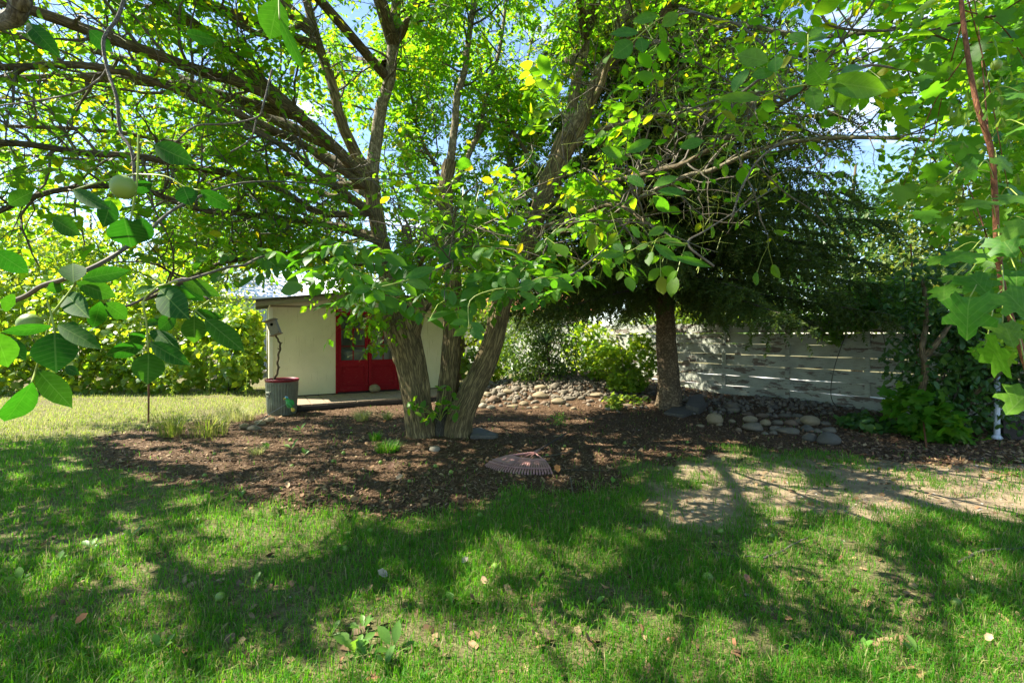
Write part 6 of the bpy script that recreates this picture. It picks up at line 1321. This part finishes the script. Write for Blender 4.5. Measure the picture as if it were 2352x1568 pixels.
# suckers sprouting from the walnut crotch
sk_ = P(1010, 960, 6.62); r = empty('walnut_suckers', sk_, 'bright green sucker shoots sprouting low between the walnut stems', 'shoots'); mb = MB(); q = []
for (a, b) in [(940,928),(965,945),(985,960),(1010,915),(1020,895),(1028,935),(1045,940),(1000,948),(955,930),(1035,925)]:
    e = P(a, b, 6.5+rng.uniform(-.1, .1)); mb.tube(catmull([sk_+[0, .05, -.05], (sk_+e)/2+[0, -.03, .03], e], 4), .004, 5); q += [e+rng.normal(size=3)*.035 for _ in range(5)]
mb.build('stem', M['rachis'], r, True); q = np.array(q); n = len(q); foliage(r, 'foliage', LEAF_HI, frames(rand_dirs(n, .1), leaf_normals(n)), q, rng.uniform(.09, .14, n), M['maple_leaf'], 50, 'leaf', LEAF_HI, 'sucker_leaf')

# ------------------------------------------------------------------ lawn, chips, litter
def wedge(n, d0, d1, pw):
    u = rng.random(n); a = 1-pw; d = (d0**a+u*(d1**a-d0**a))**(1/a); x = rng.uniform(-1.16, 1.16, n)*d+rng.uniform(-.3, .3, n); return x, d
def blades(x, y, ln, wd, lean, m, name):
    n = len(x); z = hgt(x, y); az = rng.uniform(0, 2*np.pi, n); p0 = np.stack([x, y, z-.004], -1); dv = np.stack([np.cos(az), np.sin(az), 0*az], -1); az2 = az+np.pi/2+rng.normal(size=n)*.5; sd = np.stack([np.cos(az2), np.sin(az2), 0*az], -1)*wd[:, None]
    up = np.array([0, 0, 1.]); c1 = p0+dv*(lean*ln*.3)[:, None]+up*(ln*.55)[:, None]; c2 = p0+dv*(lean*ln)[:, None]+up*(ln*(1-.4*lean))[:, None]
    V = np.stack([p0-sd*.8, p0+sd*.8, c1+sd*.75, c1-sd*.75, c2], 1).reshape(-1, 3); b = (np.arange(n)*5)[:, None]
    return putv(name, V, [b+np.array([[0, 1, 2, 3]]), b+np.array([[3, 2, 4]])], m)
x, y = wedge(370000, 1.55, 13.5, .78)
mu = zone_mulch(x, y); di = zone_dirt(x, y); pat = fbm(x*1.7, y*1.7, 55, 4); pat2 = fbm(x*5, y*5, 77, 3)
dens = (1-mu*.985)*(1-.86*di)*np.clip(.45+1.6*(pat-.29)+1.0*(pat2-.5), .08, 1.2)
dens = np.where(di > .3, dens*np.clip((pat2-.34)*9, .08, 1.7), dens)
bare = sstep(.0, .35, poly_sd(x, y, [G0(*p) for p in [(1480,1130),(1700,1110),(1760,1180),(1640,1215),(1500,1190)]])+.12); dens *= 1-.75*bare
k = rng.random(len(x)) < dens; x, y, pat = x[k], y[k], pat[k]; n = len(x); print('blades', n)
sunny = (x < -3.2) & (y > 6.6)  # blades here get the lighter grass coloured as if in sun
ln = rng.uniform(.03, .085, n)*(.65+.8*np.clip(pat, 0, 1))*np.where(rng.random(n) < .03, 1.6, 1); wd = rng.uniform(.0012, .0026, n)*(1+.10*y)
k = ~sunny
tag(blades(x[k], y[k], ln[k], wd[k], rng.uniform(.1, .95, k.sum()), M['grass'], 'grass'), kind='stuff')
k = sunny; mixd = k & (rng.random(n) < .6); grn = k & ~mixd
tag(blades(x[grn], y[grn], ln[grn], wd[grn], rng.uniform(.2, .95, grn.sum()), M['sun_toned_grass'], 'sunny_lawn_grass'), kind='stuff')
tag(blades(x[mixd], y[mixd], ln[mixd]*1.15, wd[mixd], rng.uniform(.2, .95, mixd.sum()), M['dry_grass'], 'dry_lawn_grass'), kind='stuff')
def flakes(x, y, l, w_, m, name, lift=.012, tilt=.35):
    n = len(x); z = hgt(x, y)+rng.uniform(.001, lift, n); az = rng.uniform(0, 6.283, n); Rm = frames(np.stack([np.cos(az), np.sin(az), rng.normal(size=n)*tilt], -1), np.stack([rng.normal(size=n)*tilt, rng.normal(size=n)*tilt, np.ones(n)], -1))
    T = (np.array([(-.5,-.42,0),(0,-.55,.12),(.5,-.35,0),(.48,.4,.05),(0,.5,.16),(-.46,.45,.02)], float), [np.array([[0, 1, 4, 5], [1, 2, 3, 4]])])
    V, F = batch(T, Rm, np.stack([x, y, z], -1), np.stack([l, w_, w_*.8], -1)); return putv(name, V, F, m)
x, y = wedge(125000, 3.2, 13, .8); mu = zone_mulch(x, y); k = rng.random(len(x)) < mu*np.clip(.25+fbm(x*1.3, y*1.3, 91)*1.2, 0, 1)*.9; x, y = x[k], y[k]; n = len(x); print('chips', n)
tag(flakes(x, y, rng.uniform(.015, .05, n), rng.uniform(.006, .018, n), M['chip'], 'wood_chips'), kind='stuff')
x, y = wedge(26000, 2.0, 9.5, .9); lit = np.exp(-((x-6.5)**2/6+(y-6.4)**2/1.6))*1.3+zone_mulch(x, y)*.16+.05; k = rng.random(len(x)) < lit; x, y = x[k], y[k]; n = len(x)
tag(flakes(x, y, rng.uniform(.025, .075, n), rng.uniform(.015, .04, n), M['litter'], 'leaf_litter', .02, .5), kind='stuff')
x, y = wedge(9000, 2.4, 9., .9); k = rng.random(len(x)) < zone_dirt(x, y)*.8+zone_mulch(x, y)*.12+.03; x, y = x[k], y[k]; n = len(x); s = rng.uniform(.006, .02, n)
tag(flakes(x, y, s*1.3, s, island_mat('pebble', [(.2,.17,.13),(.3,.26,.2),(.16,.13,.1),(.4,.36,.3)]), 'pebbles', .006, .25), kind='stuff')
